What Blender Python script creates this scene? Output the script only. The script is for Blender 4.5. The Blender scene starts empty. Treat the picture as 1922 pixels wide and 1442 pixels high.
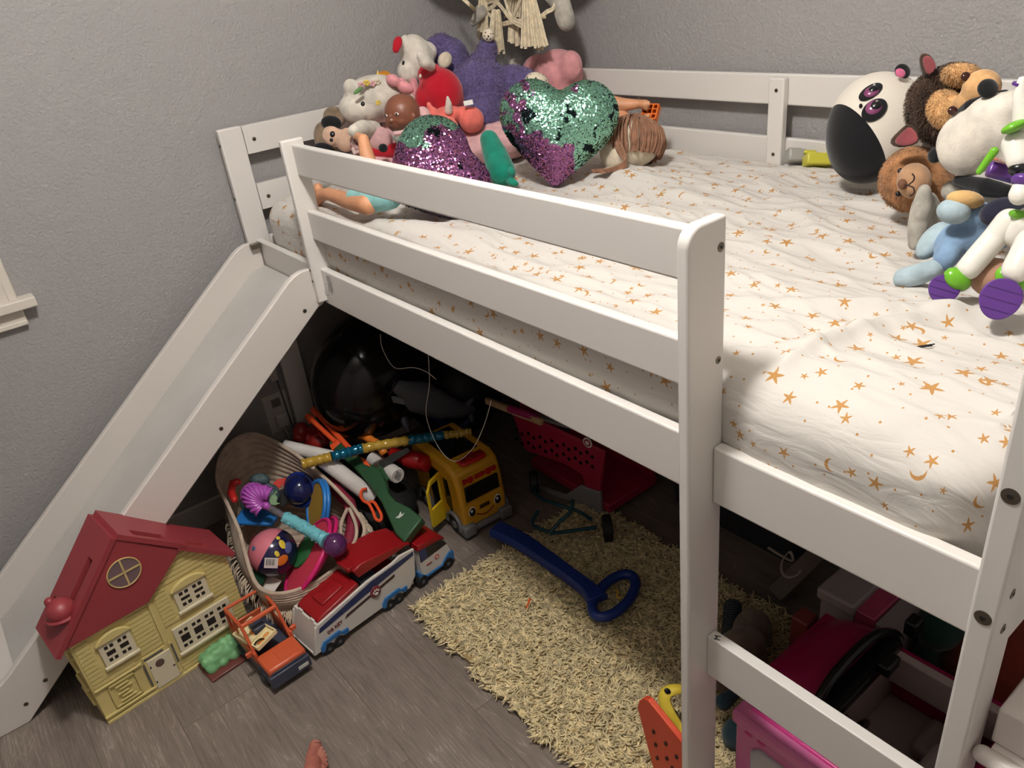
import bpy, bmesh, math, random
import numpy as np
from mathutils import Vector, Matrix, noise
random.seed(4); RNG = np.random.default_rng(4)
SC = bpy.context.scene; COL = SC.collection; PI = math.pi

# ---------------------------------------------------------------- camera
W, H, F = 1922, 1442, 1468.58
CAM = np.array([2.315, -0.756, 1.496])
RC = np.array([[0.62295290, 0.77474337, -0.10817761], [0.30834926, -0.37028692, -0.87624673], [-0.71892310, 0.51250395, -0.46956286]])
cd = bpy.data.cameras.new('camera'); cam = bpy.data.objects.new('camera', cd); COL.objects.link(cam)
cd.sensor_fit = 'HORIZONTAL'; cd.sensor_width = 36; cd.lens = F / W * 36; cd.clip_start = 0.02
cam.matrix_world = Matrix([[RC[0][i], -RC[1][i], -RC[2][i], CAM[i]] for i in range(3)] + [[0, 0, 0, 1]])
SC.camera = cam

# ---------------------------------------------------------------- world, light, exposure
SC.view_settings.view_transform = 'Standard'; SC.view_settings.look = 'None'
SC.view_settings.gamma = 1; SC.view_settings.exposure = 0.5; SC.view_settings.use_curve_mapping = False
wd = bpy.data.worlds.new('night'); SC.world = wd; wd.use_nodes = True
wd.node_tree.nodes['Background'].inputs[0].default_value = (0.01, 0.012, 0.02, 1)
LAMP = (1.52, -0.36, 2.37)
ld = bpy.data.lights.new('ceiling_bulb', 'POINT'); ld.energy = 56; ld.shadow_soft_size = 0.085; ld.color = (1.0, 0.972, 0.945)
lo = bpy.data.objects.new('ceiling_bulb', ld); lo.location = LAMP; COL.objects.link(lo)

# ---------------------------------------------------------------- a pixel of the photo to a point of the room on a known plane
def ray(px, py): return RC.T @ np.array([px - W / 2, py - H / 2, F])
def ax(px, py, x): d = ray(px, py); return CAM + d * ((x - CAM[0]) / d[0])
def ay(px, py, y): d = ray(px, py); return CAM + d * ((y - CAM[1]) / d[1])
def az(px, py, z): d = ray(px, py); return CAM + d * ((z - CAM[2]) / d[2])
AT = {'x': ax, 'y': ay, 'z': az}
def at(px, py, pl): return AT[pl[0]](px, py, pl[1])
def mpp(p): return float(RC[2] @ (np.array(p) - CAM)) / F      # metres per pixel at a point

# ---------------------------------------------------------------- materials
def lin(c): return tuple((x / 255 / 12.92 if x / 255 <= 0.04045 else ((x / 255 + 0.055) / 1.055) ** 2.4) for x in c[:3]) + (1,)
MATS = {}
def mat(name, rgb, rough=0.5, metal=0.0, bump=0, bscale=100, var=0, vscale=8, coat=0, trans=0, sheen=0, rgb2=None, spec=0.5, detail=3, stretch=None, alpha=1):
    if name in MATS: return MATS[name]
    m = bpy.data.materials.new(name); m.use_nodes = True; nt = m.node_tree; N = nt.nodes; L = nt.links
    b = N['Principled BSDF']; b.inputs['Base Color'].default_value = lin(rgb); b.inputs['Roughness'].default_value = rough
    b.inputs['Metallic'].default_value = metal; b.inputs['Coat Weight'].default_value = coat; b.inputs['Transmission Weight'].default_value = trans
    b.inputs['Sheen Weight'].default_value = sheen; b.inputs['Specular IOR Level'].default_value = spec; b.inputs['Alpha'].default_value = alpha
    tc = N.new('ShaderNodeTexCoord'); src = tc.outputs['Object']
    if stretch:
        mp = N.new('ShaderNodeMapping'); mp.inputs['Scale'].default_value = stretch; L.new(src, mp.inputs['Vector']); src = mp.outputs[0]
    if bump:
        n = N.new('ShaderNodeTexNoise'); n.inputs['Scale'].default_value = bscale; n.inputs['Detail'].default_value = detail; L.new(src, n.inputs['Vector'])
        bp = N.new('ShaderNodeBump'); bp.inputs['Strength'].default_value = bump; bp.inputs['Distance'].default_value = 0.0016 if bscale >= 120 else 0.004
        L.new(n.outputs['Fac'], bp.inputs['Height']); L.new(bp.outputs[0], b.inputs['Normal'])
    if var:
        n = N.new('ShaderNodeTexNoise'); n.inputs['Scale'].default_value = vscale; n.inputs['Detail'].default_value = 4; L.new(src, n.inputs['Vector'])
        r = N.new('ShaderNodeValToRGB'); c2 = rgb2 or tuple(x * (1 - var) for x in rgb)
        r.color_ramp.elements[0].color = lin(c2); r.color_ramp.elements[1].color = lin(rgb)
        r.color_ramp.elements[0].position = 0.35; r.color_ramp.elements[1].position = 0.65
        L.new(n.outputs['Fac'], r.inputs[0]); L.new(r.outputs[0], b.inputs['Base Color'])
    MATS[name] = m; return m
def plastic(name, rgb, rough=0.32): return mat(name, rgb, rough, bump=0.04, bscale=60)
def plush(name, rgb, b=0.5, s=260, v=0.14): return mat(name, rgb, 0.95, bump=b, bscale=s, sheen=0.25, var=v, vscale=30, spec=0.15)

# ---------------------------------------------------------------- mesh builder
def basis_cam(roll=0.0):
    r = np.array(RC[0]); u = -np.array(RC[1]); f = np.array(RC[2]); c, s = math.cos(roll), math.sin(roll)
    return np.stack([r * c + u * s, -r * s + u * c, f], 1)   # columns: right, up, away
def eul(rx, ry, rz): return np.array(Matrix.Rotation(rz, 3, 'Z') @ Matrix.Rotation(ry, 3, 'Y') @ Matrix.Rotation(rx, 3, 'X'))
class MB:
    def __init__(s): s.v = []; s.f = []; s.m = []; s.uv = None
    def add(s, vs, fs, mi=0):
        o = len(s.v); s.v += [tuple(map(float, p)) for p in vs]; s.f += [tuple(i + o for i in f) for f in fs]; s.m += [mi] * len(fs); return s
    def box(s, lo, hi, rot=None, mi=0, c=None):
        lo = np.array(lo, float); hi = np.array(hi, float); ce = (lo + hi) / 2 if c is None else np.array(c)
        P = [np.array([(lo, hi)[a][0], (lo, hi)[b][1], (lo, hi)[d][2]]) for a in (0, 1) for b in (0, 1) for d in (0, 1)]
        if rot is not None: P = [ce + rot @ (p - ce) for p in P]
        return s.add(P, [(0, 1, 3, 2), (4, 6, 7, 5), (0, 4, 5, 1), (2, 3, 7, 6), (0, 2, 6, 4), (1, 5, 7, 3)], mi)
    def obox(s, c, size, R, mi=0):
        h = np.array(size) / 2; return s.box(np.array(c) - h, np.array(c) + h, R, mi)
    def cyl(s, p0, p1, r0, r1=None, n=16, mi=0, caps=True):
        return s.tube([p0, p1], [r0, r0 if r1 is None else r1], n, mi=mi, caps=caps)
    def tube(s, path, r, n=8, closed=False, mi=0, caps=True, flat=1.0):
        P = [np.array(p, float) for p in path]; k = len(P); R = r if hasattr(r, '__len__') else [r] * k
        vs = []; up = None
        for i in range(k):
            a = P[(i - 1) % k] if (closed or i) else P[i]; b = P[(i + 1) % k] if (closed or i < k - 1) else P[i]
            t = b - a; t = t / (np.linalg.norm(t) + 1e-12)
            if up is None:
                up = np.array([0, 0, 1.0]) if abs(t[2]) < 0.9 else np.array([1.0, 0, 0])
            u = np.cross(t, up); u /= np.linalg.norm(u) + 1e-12; w = np.cross(u, t); up = w
            for j in range(n):
                an = 2 * PI * j / n; vs.append(P[i] + R[i] * (u * math.cos(an) + w * math.sin(an) * flat))
        fs = []
        for i in range(k if closed else k - 1):
            for j in range(n):
                a = i * n + j; b = i * n + (j + 1) % n; c = ((i + 1) % k) * n + (j + 1) % n; d = ((i + 1) % k) * n + j; fs.append((a, b, c, d))
        if caps and not closed: fs += [tuple(range(n - 1, -1, -1)), tuple(range((k - 1) * n, k * n))]
        return s.add(vs, fs, mi)
    def ball(s, c, r, R=None, seg=20, mi=0):
        r = (r, r, r) if not hasattr(r, '__len__') else r; R = np.eye(3) if R is None else R; c = np.array(c, float); rg = seg // 2
        vs = [c + R @ np.array([0, 0, r[2]])]
        for i in range(1, rg):
            t = PI * i / rg
            for j in range(seg):
                a = 2 * PI * j / seg; vs.append(c + R @ np.array([r[0] * math.sin(t) * math.cos(a), r[1] * math.sin(t) * math.sin(a), r[2] * math.cos(t)]))
        vs.append(c - R @ np.array([0, 0, r[2]])); fs = [(0, 1 + j, 1 + (j + 1) % seg) for j in range(seg)]
        for i in range(rg - 2):
            for j in range(seg):
                a = 1 + i * seg + j; b = 1 + i * seg + (j + 1) % seg; fs.append((a, a + seg, b + seg, b))
        o = 1 + (rg - 2) * seg; fs += [(o + j, len(vs) - 1, o + (j + 1) % seg) for j in range(seg)]
        return s.add(vs, fs, mi)
    def limb(s, pts, mi=0, n=14):                    # round-ended tapering limb through (point, radius)
        for p, r in pts: s.ball(p, r, seg=n)
        s.tube([p for p, _ in pts], [r for _, r in pts], n, mi=mi); return s
    def prism(s, poly, o, U, V, N, d0, d1, mi=0):    # polygon in plane (U,V) pushed along N
        o, U, V, N = (np.array(t, float) for t in (o, U, V, N)); k = len(poly)
        vs = [o + U * a + V * b + N * d0 for a, b in poly] + [o + U * a + V * b + N * d1 for a, b in poly]
        return s.add(vs, [tuple(range(k)), tuple(range(2 * k - 1, k - 1, -1))] + [(i, i + k, (i + 1) % k + k, (i + 1) % k) for i in range(k)], mi)
    def grid(s, fn, nu, nv, closed_u=False, mi=0):
        vs = [fn(i / (nu if closed_u else nu - 1), j / (nv - 1)) for i in range(nu) for j in range(nv)]; fs = []
        for i in range(nu if closed_u else nu - 1):
            for j in range(nv - 1):
                a = i * nv + j; b = ((i + 1) % nu) * nv + j; fs.append((a, b, b + 1, a + 1))
        return s.add(vs, fs, mi)
    def lathe(s, prof, c, axis=(0, 0, 1), n=24, mi=0):   # profile of (distance along axis, radius)
        axis = np.array(axis, float) / np.linalg.norm(axis); return s.tube([np.array(c) + axis * h for h, _ in prof], [max(r, 1e-4) for _, r in prof], n, mi=mi)

ROOTM = {}
def tag(o, label=None, cat=None, group=None, kind=None):
    if label: o['label'] = label
    if cat: o['category'] = cat
    if group: o['group'] = group
    if kind: o['kind'] = kind
    return o
def thing(name, label, cat, loc=(0, 0, 0), rotz=0, group=None, R=None):
    o = bpy.data.objects.new(name, None); COL.objects.link(o); o.empty_display_size = 0.05
    M = Matrix.Translation(loc) @ (Matrix.Rotation(rotz, 4, 'Z') if R is None else Matrix([list(R[i]) + [0] for i in range(3)] + [[0, 0, 0, 1]]))
    o.matrix_world = M; ROOTM[o.name] = M; return tag(o, label, cat, group)
def build(mb, name, m, parent=None, world=False, bevel=0, seg=2, smooth=True, angle=0.7, loc=None, sub=0, remesh=0, relax=0, label=None):
    me = bpy.data.meshes.new(name); V = np.array(mb.v, float)
    M = Matrix.Identity(4)
    if parent is not None: M = ROOTM[parent.name]
    elif loc is not None: M = Matrix.Translation(loc); world = True
    if world:
        I = np.array(M.inverted()); V = V @ I[:3, :3].T + I[:3, 3]
    me.from_pydata(V.tolist(), [], mb.f); 
    for x in (m if isinstance(m, (list, tuple)) else [m]): me.materials.append(x)
    if any(mb.m): me.polygons.foreach_set('material_index', mb.m)
    if mb.uv is not None:
        uvl = me.uv_layers.new(name='UVMap'); li = np.empty(len(me.loops), dtype=np.int32); me.loops.foreach_get('vertex_index', li)
        uvl.data.foreach_set('uv', np.array(mb.uv, dtype=np.float32)[li].ravel())
    if not remesh:
        bm = bmesh.new(); bm.from_mesh(me); bmesh.ops.recalc_face_normals(bm, faces=bm.faces); bm.to_mesh(me); bm.free()
    if smooth:
        me.polygons.foreach_set('use_smooth', [True] * len(me.polygons))
        if not (remesh or sub): me.set_sharp_from_angle(angle=angle)
    o = bpy.data.objects.new(name, me); COL.objects.link(o)
    if parent is not None: o.parent = parent; ROOTM[o.name] = M
    elif loc is not None: o.location = loc; ROOTM[o.name] = M
    else: ROOTM[o.name] = M
    if remesh:
        r = o.modifiers.new('union', 'REMESH'); r.mode = 'VOXEL'; r.voxel_size = remesh; r.use_smooth_shade = True
        if relax: q = o.modifiers.new('relax', 'SMOOTH'); q.iterations = relax; q.factor = 0.5
    if bevel:
        b = o.modifiers.new('bevel', 'BEVEL'); b.width = bevel; b.segments = seg; b.limit_method = 'ANGLE'; b.angle_limit = 0.6; b.harden_normals = False
    if sub: q = o.modifiers.new('sub', 'SUBSURF'); q.levels = sub; q.render_levels = sub
    if label: o['label'] = label
    return o
def struct(name, mb, m, parent=None, **k):
    o = build(mb, name, m, parent, **k)
    if parent is None: o['kind'] = 'structure'
    return o
# soft bodies given by where they are seen and how deep they sit
def EL(mb, px, py, pl, rx, ry, roll=0, rd=None, front=0, seg=20, mi=0):
    c = at(px, py, pl); k = mpp(c); B = basis_cam(math.radians(roll)); c = c - RC[2] * front
    mb.ball(c, (rx * k, ry * k, (rd if rd is not None else (rx + ry) / 2) * k), B, seg, mi); return c
def LM(mb, pts, n=14):
    q = []
    for px, py, pl, r in pts: c = at(px, py, pl); q.append((c, r * mpp(c)))
    mb.limb(q, n=n); return q
def TB(mb, pts, r, n=6, closed=False, front=0):
    mb.tube([at(a, b, pl) - RC[2] * front for a, b, pl in pts], r, n, closed)
def smoothpath(P, n=8, closed=False):
    P = [np.array(p, float) for p in P]; k = len(P); out = []
    for i in range(k if closed else k - 1):
        g = lambda j: P[j % k] if closed else P[min(max(j, 0), k - 1)]
        a, b, c, d = g(i - 1), g(i), g(i + 1), g(i + 2)
        for t in np.linspace(0, 1, n, endpoint=False):
            out.append(0.5 * ((2 * b) + (c - a) * t + (2 * a - 5 * b + 4 * c - d) * t * t + (3 * b - a - 3 * c + d) * t ** 3))
    if not closed: out.append(P[-1])
    return out
def tufts(balls, n, length, width, name, m, parent, droop=0.3, curl=0.5, segs=3):   # fur over a set of ellipsoids
    vs = []; fs = []; A = np.array([max(b[1][0] * b[1][1], 1e-6) for b in balls]); A = A / A.sum()
    for bi, (c, r, R) in enumerate(balls):
        r = np.array(r if hasattr(r, '__len__') else (r, r, r), float); c = np.array(c); R = np.eye(3) if R is None else R
        k = int(n * A[bi]); d = RNG.normal(size=(k, 3)); d /= np.linalg.norm(d, axis=1)[:, None]
        P = c + (d * r) @ R.T; Nn = (d / r) @ R.T; Nn /= np.linalg.norm(Nn, axis=1)[:, None]
        ok = np.ones(k, bool)
        for bj, (c2, r2, R2) in enumerate(balls):
            if bj == bi: continue
            r2 = np.array(r2 if hasattr(r2, '__len__') else (r2, r2, r2), float); R2 = np.eye(3) if R2 is None else R2
            q = ((P - np.array(c2)) @ R2) / r2; ok &= (q * q).sum(1) > 0.92
        ok &= (Nn @ (CAM / np.linalg.norm(CAM)) > -2)
        for p, nn in zip(P[ok], Nn[ok]):
            t = RNG.normal(size=3); t -= nn * (t @ nn); t /= np.linalg.norm(t) + 1e-9; s = np.cross(nn, t); L = length * RNG.uniform(0.6, 1.2); o = len(vs)
            for i in range(segs + 1):
                q = i / segs; x = p - nn * 0.002 + nn * L * q * (1 - 0.3 * curl * q) + t * L * curl * q * q - np.array([0, 0, 1]) * L * droop * q * q
                w = width * (1 - 0.75 * q); vs += [x - s * w, x + s * w]
            fs += [(o + 2 * i, o + 2 * i + 1, o + 2 * i + 3, o + 2 * i + 2) for i in range(segs)]
    mb = MB(); mb.v = [tuple(v) for v in vs]; mb.f = fs; mb.m = [0] * len(fs)
    return build(mb, name, m, parent, world=True, smooth=True)

# ================================================================ SETTING
def wallmat(name, rgb):
    m = mat(name, rgb, 0.62, spec=0.35); nt = m.node_tree; N = nt.nodes; L = nt.links; b = N['Principled BSDF']
    tc = N['Texture Coordinate']; n1 = N.new('ShaderNodeTexNoise'); n1.inputs['Scale'].default_value = 135; n1.inputs['Detail'].default_value = 2.5; n1.inputs['Roughness'].default_value = 0.55
    n2 = N.new('ShaderNodeTexVoronoi'); n2.feature = 'SMOOTH_F1'; n2.inputs['Scale'].default_value = 62; n2.inputs['Smoothness'].default_value = 0.8
    ds = N.new('ShaderNodeTexNoise'); ds.inputs['Scale'].default_value = 30; mx = N.new('ShaderNodeMixRGB'); mx.inputs[0].default_value = 0.05
    L.new(tc.outputs['Object'], ds.inputs['Vector']); L.new(tc.outputs['Object'], mx.inputs[1]); L.new(ds.outputs['Color'], mx.inputs[2]); L.new(mx.outputs[0], n2.inputs['Vector']); L.new(tc.outputs['Object'], n1.inputs['Vector'])
    a = N.new('ShaderNodeMath'); a.operation = 'MULTIPLY_ADD'; a.inputs[1].default_value = 0.5; L.new(n2.outputs['Distance'], a.inputs[0]); L.new(n1.outputs['Fac'], a.inputs[2])
    bp = N.new('ShaderNodeBump'); bp.inputs['Strength'].default_value = 0.48; bp.inputs['Distance'].default_value = 0.0065; L.new(a.outputs[0], bp.inputs['Height']); L.new(bp.outputs[0], b.inputs['Normal'])
    return m
WALL = wallmat('grey_wall_paint', (157, 154, 152))
WHITE = mat('white_painted_wood', (221, 216, 210), 0.42, bump=0.05, bscale=35, stretch=(1, 1, 1))
TRIM = mat('white_trim_paint', (216, 208, 196), 0.45, bump=0.1, bscale=60)
STEEL = mat('bolt_steel', (120, 112, 100), 0.38, 0.9); DARK = mat('bolt_hole', (28, 25, 23), 0.6)

def floor_mat():
    m = mat('grey_oak_vinyl', (120, 108, 98), 0.42, spec=0.4); nt = m.node_tree; N = nt.nodes; L = nt.links; b = N['Principled BSDF']; tc = N['Texture Coordinate']
    br = N.new('ShaderNodeTexBrick'); br.offset = 0.37; br.inputs['Scale'].default_value = 1; br.inputs['Brick Width'].default_value = 1.2; br.inputs['Row Height'].default_value = 0.178
    br.inputs['Mortar Size'].default_value = 0.0011; br.inputs['Color1'].default_value = (0, 0, 0, 1); br.inputs['Color2'].default_value = (1, 1, 1, 1); br.inputs['Mortar'].default_value = (0.5, 0.5, 0.5, 1); br.inputs['Bias'].default_value = 0
    L.new(tc.outputs['Object'], br.inputs['Vector'])
    sep = N.new('ShaderNodeSeparateColor'); L.new(br.outputs['Color'], sep.inputs[0])
    off = N.new('ShaderNodeVectorMath'); off.operation = 'MULTIPLY_ADD'; off.inputs[1].default_value = (7, 13, 5); L.new(br.outputs['Color'], off.inputs[0]); L.new(tc.outputs['Object'], off.inputs[2])
    mp = N.new('ShaderNodeMapping'); mp.inputs['Scale'].default_value = (1.6, 9, 1); L.new(off.outputs[0], mp.inputs['Vector'])
    n1 = N.new('ShaderNodeTexNoise'); n1.inputs['Scale'].default_value = 1.6; n1.inputs['Detail'].default_value = 5; n1.inputs['Distortion'].default_value = 0.9; L.new(mp.outputs[0], n1.inputs['Vector'])
    wv = N.new('ShaderNodeMath'); wv.operation = 'MULTIPLY'; wv.inputs[1].default_value = 16; L.new(n1.outputs['Fac'], wv.inputs[0])
    sn = N.new('ShaderNodeMath'); sn.operation = 'SINE'; L.new(wv.outputs[0], sn.inputs[0])
    mp2 = N.new('ShaderNodeMapping'); mp2.inputs['Scale'].default_value = (14, 210, 1); L.new(off.outputs[0], mp2.inputs['Vector'])
    n2 = N.new('ShaderNodeTexNoise'); n2.inputs['Scale'].default_value = 1; n2.inputs['Detail'].default_value = 6; L.new(mp2.outputs[0], n2.inputs['Vector'])
    n3 = N.new('ShaderNodeTexNoise'); n3.inputs['Scale'].default_value = 4.5; n3.inputs['Detail'].default_value = 3; L.new(off.outputs[0], n3.inputs['Vector'])
    def mad(a, k, c):
        x = N.new('ShaderNodeMath'); x.operation = 'MULTIPLY_ADD'; x.inputs[1].default_value = k; L.new(a, x.inputs[0])
        if isinstance(c, float): x.inputs[2].default_value = c
        else: L.new(c, x.inputs[2])
        return x.outputs[0]
    ln = N.new('ShaderNodeMath'); ln.operation = 'MULTIPLY'; ln.inputs[1].default_value = 34; L.new(n1.outputs['Fac'], ln.inputs[0]); l2 = N.new('ShaderNodeMath'); l2.operation = 'SINE'; L.new(ln.outputs[0], l2.inputs[0]); l3 = N.new('ShaderNodeMath'); l3.operation = 'ABSOLUTE'; L.new(l2.outputs[0], l3.inputs[0])
    l4 = N.new('ShaderNodeMath'); l4.operation = 'SUBTRACT'; l4.inputs[0].default_value = 1; L.new(l3.outputs[0], l4.inputs[1]); l5 = N.new('ShaderNodeMath'); l5.operation = 'POWER'; l5.inputs[1].default_value = 7; L.new(l4.outputs[0], l5.inputs[0]); l6 = N.new('ShaderNodeMath'); l6.operation = 'MULTIPLY'; L.new(l5.outputs[0], l6.inputs[0]); L.new(n3.outputs['Fac'], l6.inputs[1])
    s = mad(sn.outputs[0], 0.05, 0.04); s = mad(n2.outputs['Fac'], 0.62, s); s = mad(l6.outputs[0], 0.32, s); s = mad(n3.outputs['Fac'], 0.45, s); s = mad(sep.outputs[0], 0.07, s)
    r = N.new('ShaderNodeValToRGB'); E = r.color_ramp.elements; E[0].position = 0.40; E[0].color = lin((98, 88, 80)); E[1].position = 1.0; E[1].color = lin((166, 155, 145)); e = E.new(0.70); e.color = lin((124, 113, 104))
    L.new(s, r.inputs[0])
    dk = N.new('ShaderNodeMixRGB'); dk.blend_type = 'MULTIPLY'; L.new(br.outputs['Fac'], dk.inputs[0]); L.new(r.outputs[0], dk.inputs[1]); dk.inputs[2].default_value = (0.62, 0.6, 0.58, 1); L.new(dk.outputs[0], b.inputs['Base Color'])
    bp = N.new('ShaderNodeBump'); bp.inputs['Strength'].default_value = 0.45; bp.inputs['Distance'].default_value = 0.001; L.new(s, bp.inputs['Height']); L.new(bp.outputs[0], b.inputs['Normal'])
    return m
RX, RY0, RY1, RZ = 2.85, -2.1, 1.11, 2.44
struct('floor', MB().box((-0.1, RY0, -0.1), (RX, RY1 + 0.1, 0)), floor_mat())
struct('ceiling', MB().box((-0.1, RY0, RZ), (RX, RY1 + 0.1, RZ + 0.1)), mat('ceiling_paint', (228, 224, 216), 0.8, bump=0.2, bscale=80))
wl = MB(); wy0, wy1, wz0, wz1 = -1.55, -0.69, 0.89, 1.95
wl.box((-0.1, RY0, 0), (0, RY1 + 0.1, wz0)).box((-0.1, RY0, wz1), (0, RY1 + 0.1, RZ)).box((-0.1, RY0, wz0), (0, wy0, wz1)).box((-0.1, wy1, wz0), (0, RY1 + 0.1, wz1))
struct('wall_left', wl, WALL)
struct('wall_back', MB().box((0, RY1, 0), (RX, RY1 + 0.1, RZ)), WALL)
WALL2 = mat('bounce_wall_paint', (188, 184, 180), 0.7)  # unseen right wall, set near and coloured lighter to bounce light
struct('wall_right', MB().box((RX, RY0, 0), (RX + 0.1, RY1 + 0.1, RZ)), WALL2)
struct('wall_front', MB().box((-0.1, RY0 - 0.1, 0), (RX, RY0, RZ)), WALL)
struct('baseboard_left', MB().box((0, RY0, 0), (0.014, RY1, 0.09)), TRIM, bevel=0.003)
struct('baseboard_back', MB().box((0.014, RY1 - 0.014, 0), (RX, RY1, 0.09)), TRIM, bevel=0.003)
wn = thing('window_1', None, None, (0, -1.1, 0.9)); wn['kind'] = 'structure'
b = MB()
for y0, y1, z0, z1 in ((wy1, wy1 + 0.062, 0.882, 2.01), (wy0 - 0.062, wy0, 0.882, 2.01), (wy0, wy1, wz1, 2.01)): b.box((0, y0, z0), (0.018, y1, z1)); b.box((0.018, y0 + 0.012, z0), (0.024, y1 - 0.02, z1))
build(b, 'casing', TRIM, wn, world=True, bevel=0.003)
build(MB().box((-0.09, wy0 - 0.1, 0.857), (0.042, wy1 + 0.097, 0.884)), 'window_sill', TRIM, wn, world=True, bevel=0.004)
build(MB().box((0, wy0 - 0.06, 0.812), (0.016, wy1 + 0.062, 0.857)).box((0, wy0 - 0.06, 0.812), (0.022, wy1 + 0.062, 0.826)), 'apron', TRIM, wn, world=True, bevel=0.003)
build(MB().box((-0.07, wy0, 0.89), (-0.05, wy1, 0.93)).box((-0.07, wy0, 1.91), (-0.05, wy1, wz1)).box((-0.07, wy0, 0.93), (-0.05, wy0 + 0.04, 1.91)).box((-0.07, wy1 - 0.04, 0.93), (-0.05, wy1, 1.91)).box((-0.07, wy0 + .04, 1.40), (-0.05, wy1 - .04, 1.44)), 'window_frame', TRIM, wn, world=True)
build(MB().box((-0.064, wy0 + 0.04, 0.93), (-0.058, wy1 - 0.04, 1.91)), 'pane', mat('night_glass', (20, 24, 32), 0.05), wn, world=True)

lf = thing('ceiling_lamp', 'round frosted bulb hanging under the ceiling beyond the top of the picture', 'lamp', (LAMP[0], LAMP[1], RZ))
build(MB().lathe([(0, 0.055), (0.012, 0.055), (0.02, 0.02), (0.028, 0.018)], (LAMP[0], LAMP[1], RZ), (0, 0, -1)), 'ceiling_plate', TRIM, lf, world=True)

# ================================================================ LOFT BED
bed = thing('loft_bed', 'white wooden low loft bed with guard rails and a ladder in the corner', 'bed', (1.1, 0.5, 0))
def post(name, poly, y0, y1, x0, x1, z0, z1, rf=0.0, bolts=()):
    b = MB()
    if rf:
        pl = [(y0, z0), (y1, z0), (y1, z1)] + [(y0 + rf - rf * math.sin(t), z1 - rf + rf * math.cos(t)) for t in np.linspace(0, PI / 2, 8)]
        b.prism(pl, (x0, 0, 0), (0, 1, 0), (0, 0, 1), (1, 0, 0), 0, x1 - x0)
    else: b.box((x0, y0, z0), (x1, y1, z1))
    o = build(b, 'post', WHITE, bed, world=True, bevel=0.004, seg=3)
    for p, n, r in bolts: bolt(o, p, n, r)
    return o
def bolt(par, p, n, r=0.007, raised=0.0):
    p = np.array(p, float); n = np.array(n, float); b = MB(); b.lathe([(-0.002, r), (0.0006 + raised, r), (0.0010 + raised, r * 0.85)], p, n, 20); b.lathe([(0.0012 + raised, r * 0.38), (0.0016 + raised, r * 0.36)], p, n, 6, mi=1)
    build(b, 'bolt', [STEEL, DARK], par, world=True)
def rail(lo, hi, name='guard_rail', bv=0.004): return build(MB().box(lo, hi), name, WHITE, bed, world=True, bevel=bv, seg=3)
XA, XB = 1.722, 2.096
post('', None, -0.052, 0.022, 1.703, XA, 0, 1.198, 0.026, [(at(1353, 464, ('x', XA)), (1, 0, 0), 0.0065), (at(1348, 676, ('x', XA)), (1, 0, 0), 0.0055)])
post('', None, -0.024, 0.034, 0.460, 0.476, 0.778, 1.190, 0, [((0.468, -0.024, 0.868), (0, -1, 0), 0.004), ((0.468, -0.024, 0.838), (0, -1, 0), 0.004)])
post('', None, -0.022, 0.046, 0.022, 0.0445, 0, 1.183, 0, [((0.033, -0.022, 1.14), (0, -1, 0), 0.005), ((0.033, -0.022, 0.99), (0, -1, 0), 0.005)])
post('', None, -0.05, 0.006, XB, 2.123, 0, 1.30, 0.0, [(at(1897, 932, ('y', -0.05)), (0, -1, 0), 0.0088), (at(1845, 1160, ('y', -0.05)), (0, -1, 0), 0.0088), ((2.123, -0.022, 0.871), (1, 0, 0), 0.006), ((2.123, -0.024, 0.823), (1, 0, 0), 0.006)])
post('', None, 1.02, 1.085, 0.022, 0.0445, 0, 1.183); post('', None, 1.02, 1.085, XB, 2.118, 0, 1.183)
bk = post('', None, 1.044, 1.066, 1.061, 1.106, 0.80, 1.176, 0)
for px, py in ((1457, 170), (1451, 290)): bolt(bk, at(px, py, ('y', 1.044)), (0, -1, 0), 0.005)
rail((0.476, 0, 1.104), (1.703, 0.02, 1.178)); rail((0.476, 0, 0.944), (1.703, 0.02, 1.018))
rail((0.046, 0, 0.768), (1.703, 0.02, 0.866), 'side_rail'); rail((XA, 0, 0.768), (XB + 0.01, 0.02, 0.866), 'side_rail')
for z0, z1 in ((1.107, 1.182), (0.952, 1.026)): rail((0.046, 1.067, z0), (XB, 1.085, z1))
rail((0.046, 1.067, 0.768), (XB, 1.085, 0.866), 'side_rail')
for z0, z1 in ((1.104, 1.181), (0.944, 1.018)):
    r_ = rail((0.024, 0.0475, z0), (0.0445, 1.019, z1), 'head_rail', 0.001)
    bolt(r_, at(477, 261, ('x', 0.0445)) if z0 > 1 else at(504, 368, ('x', 0.0445)), (1, 0, 0), 0.0058)
    rail((2.10, 0.008, z0), (2.118, 1.019, z1), 'foot_rail')
rail((0.024, 0.047, 0.768), (0.044, 1.019, 0.866), 'head_rail'); rail((2.10, 0.008, 0.768), (2.118, 1.019, 0.866), 'foot_rail')
for k, (z0, z1) in enumerate(((0.414, 0.502), (0.06, 0.148))):
    rg = rail((XA, -0.007, z0), (XB, 0.013, z1), 'ladder_rung', 0.002)
SL = [build(MB().box((0.08 + i * 0.163, 0.021, 0.782), (0.15 + i * 0.163, 1.066, 0.797)), 'slat', WHITE, bed, world=True) for i in range(12)]
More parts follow.
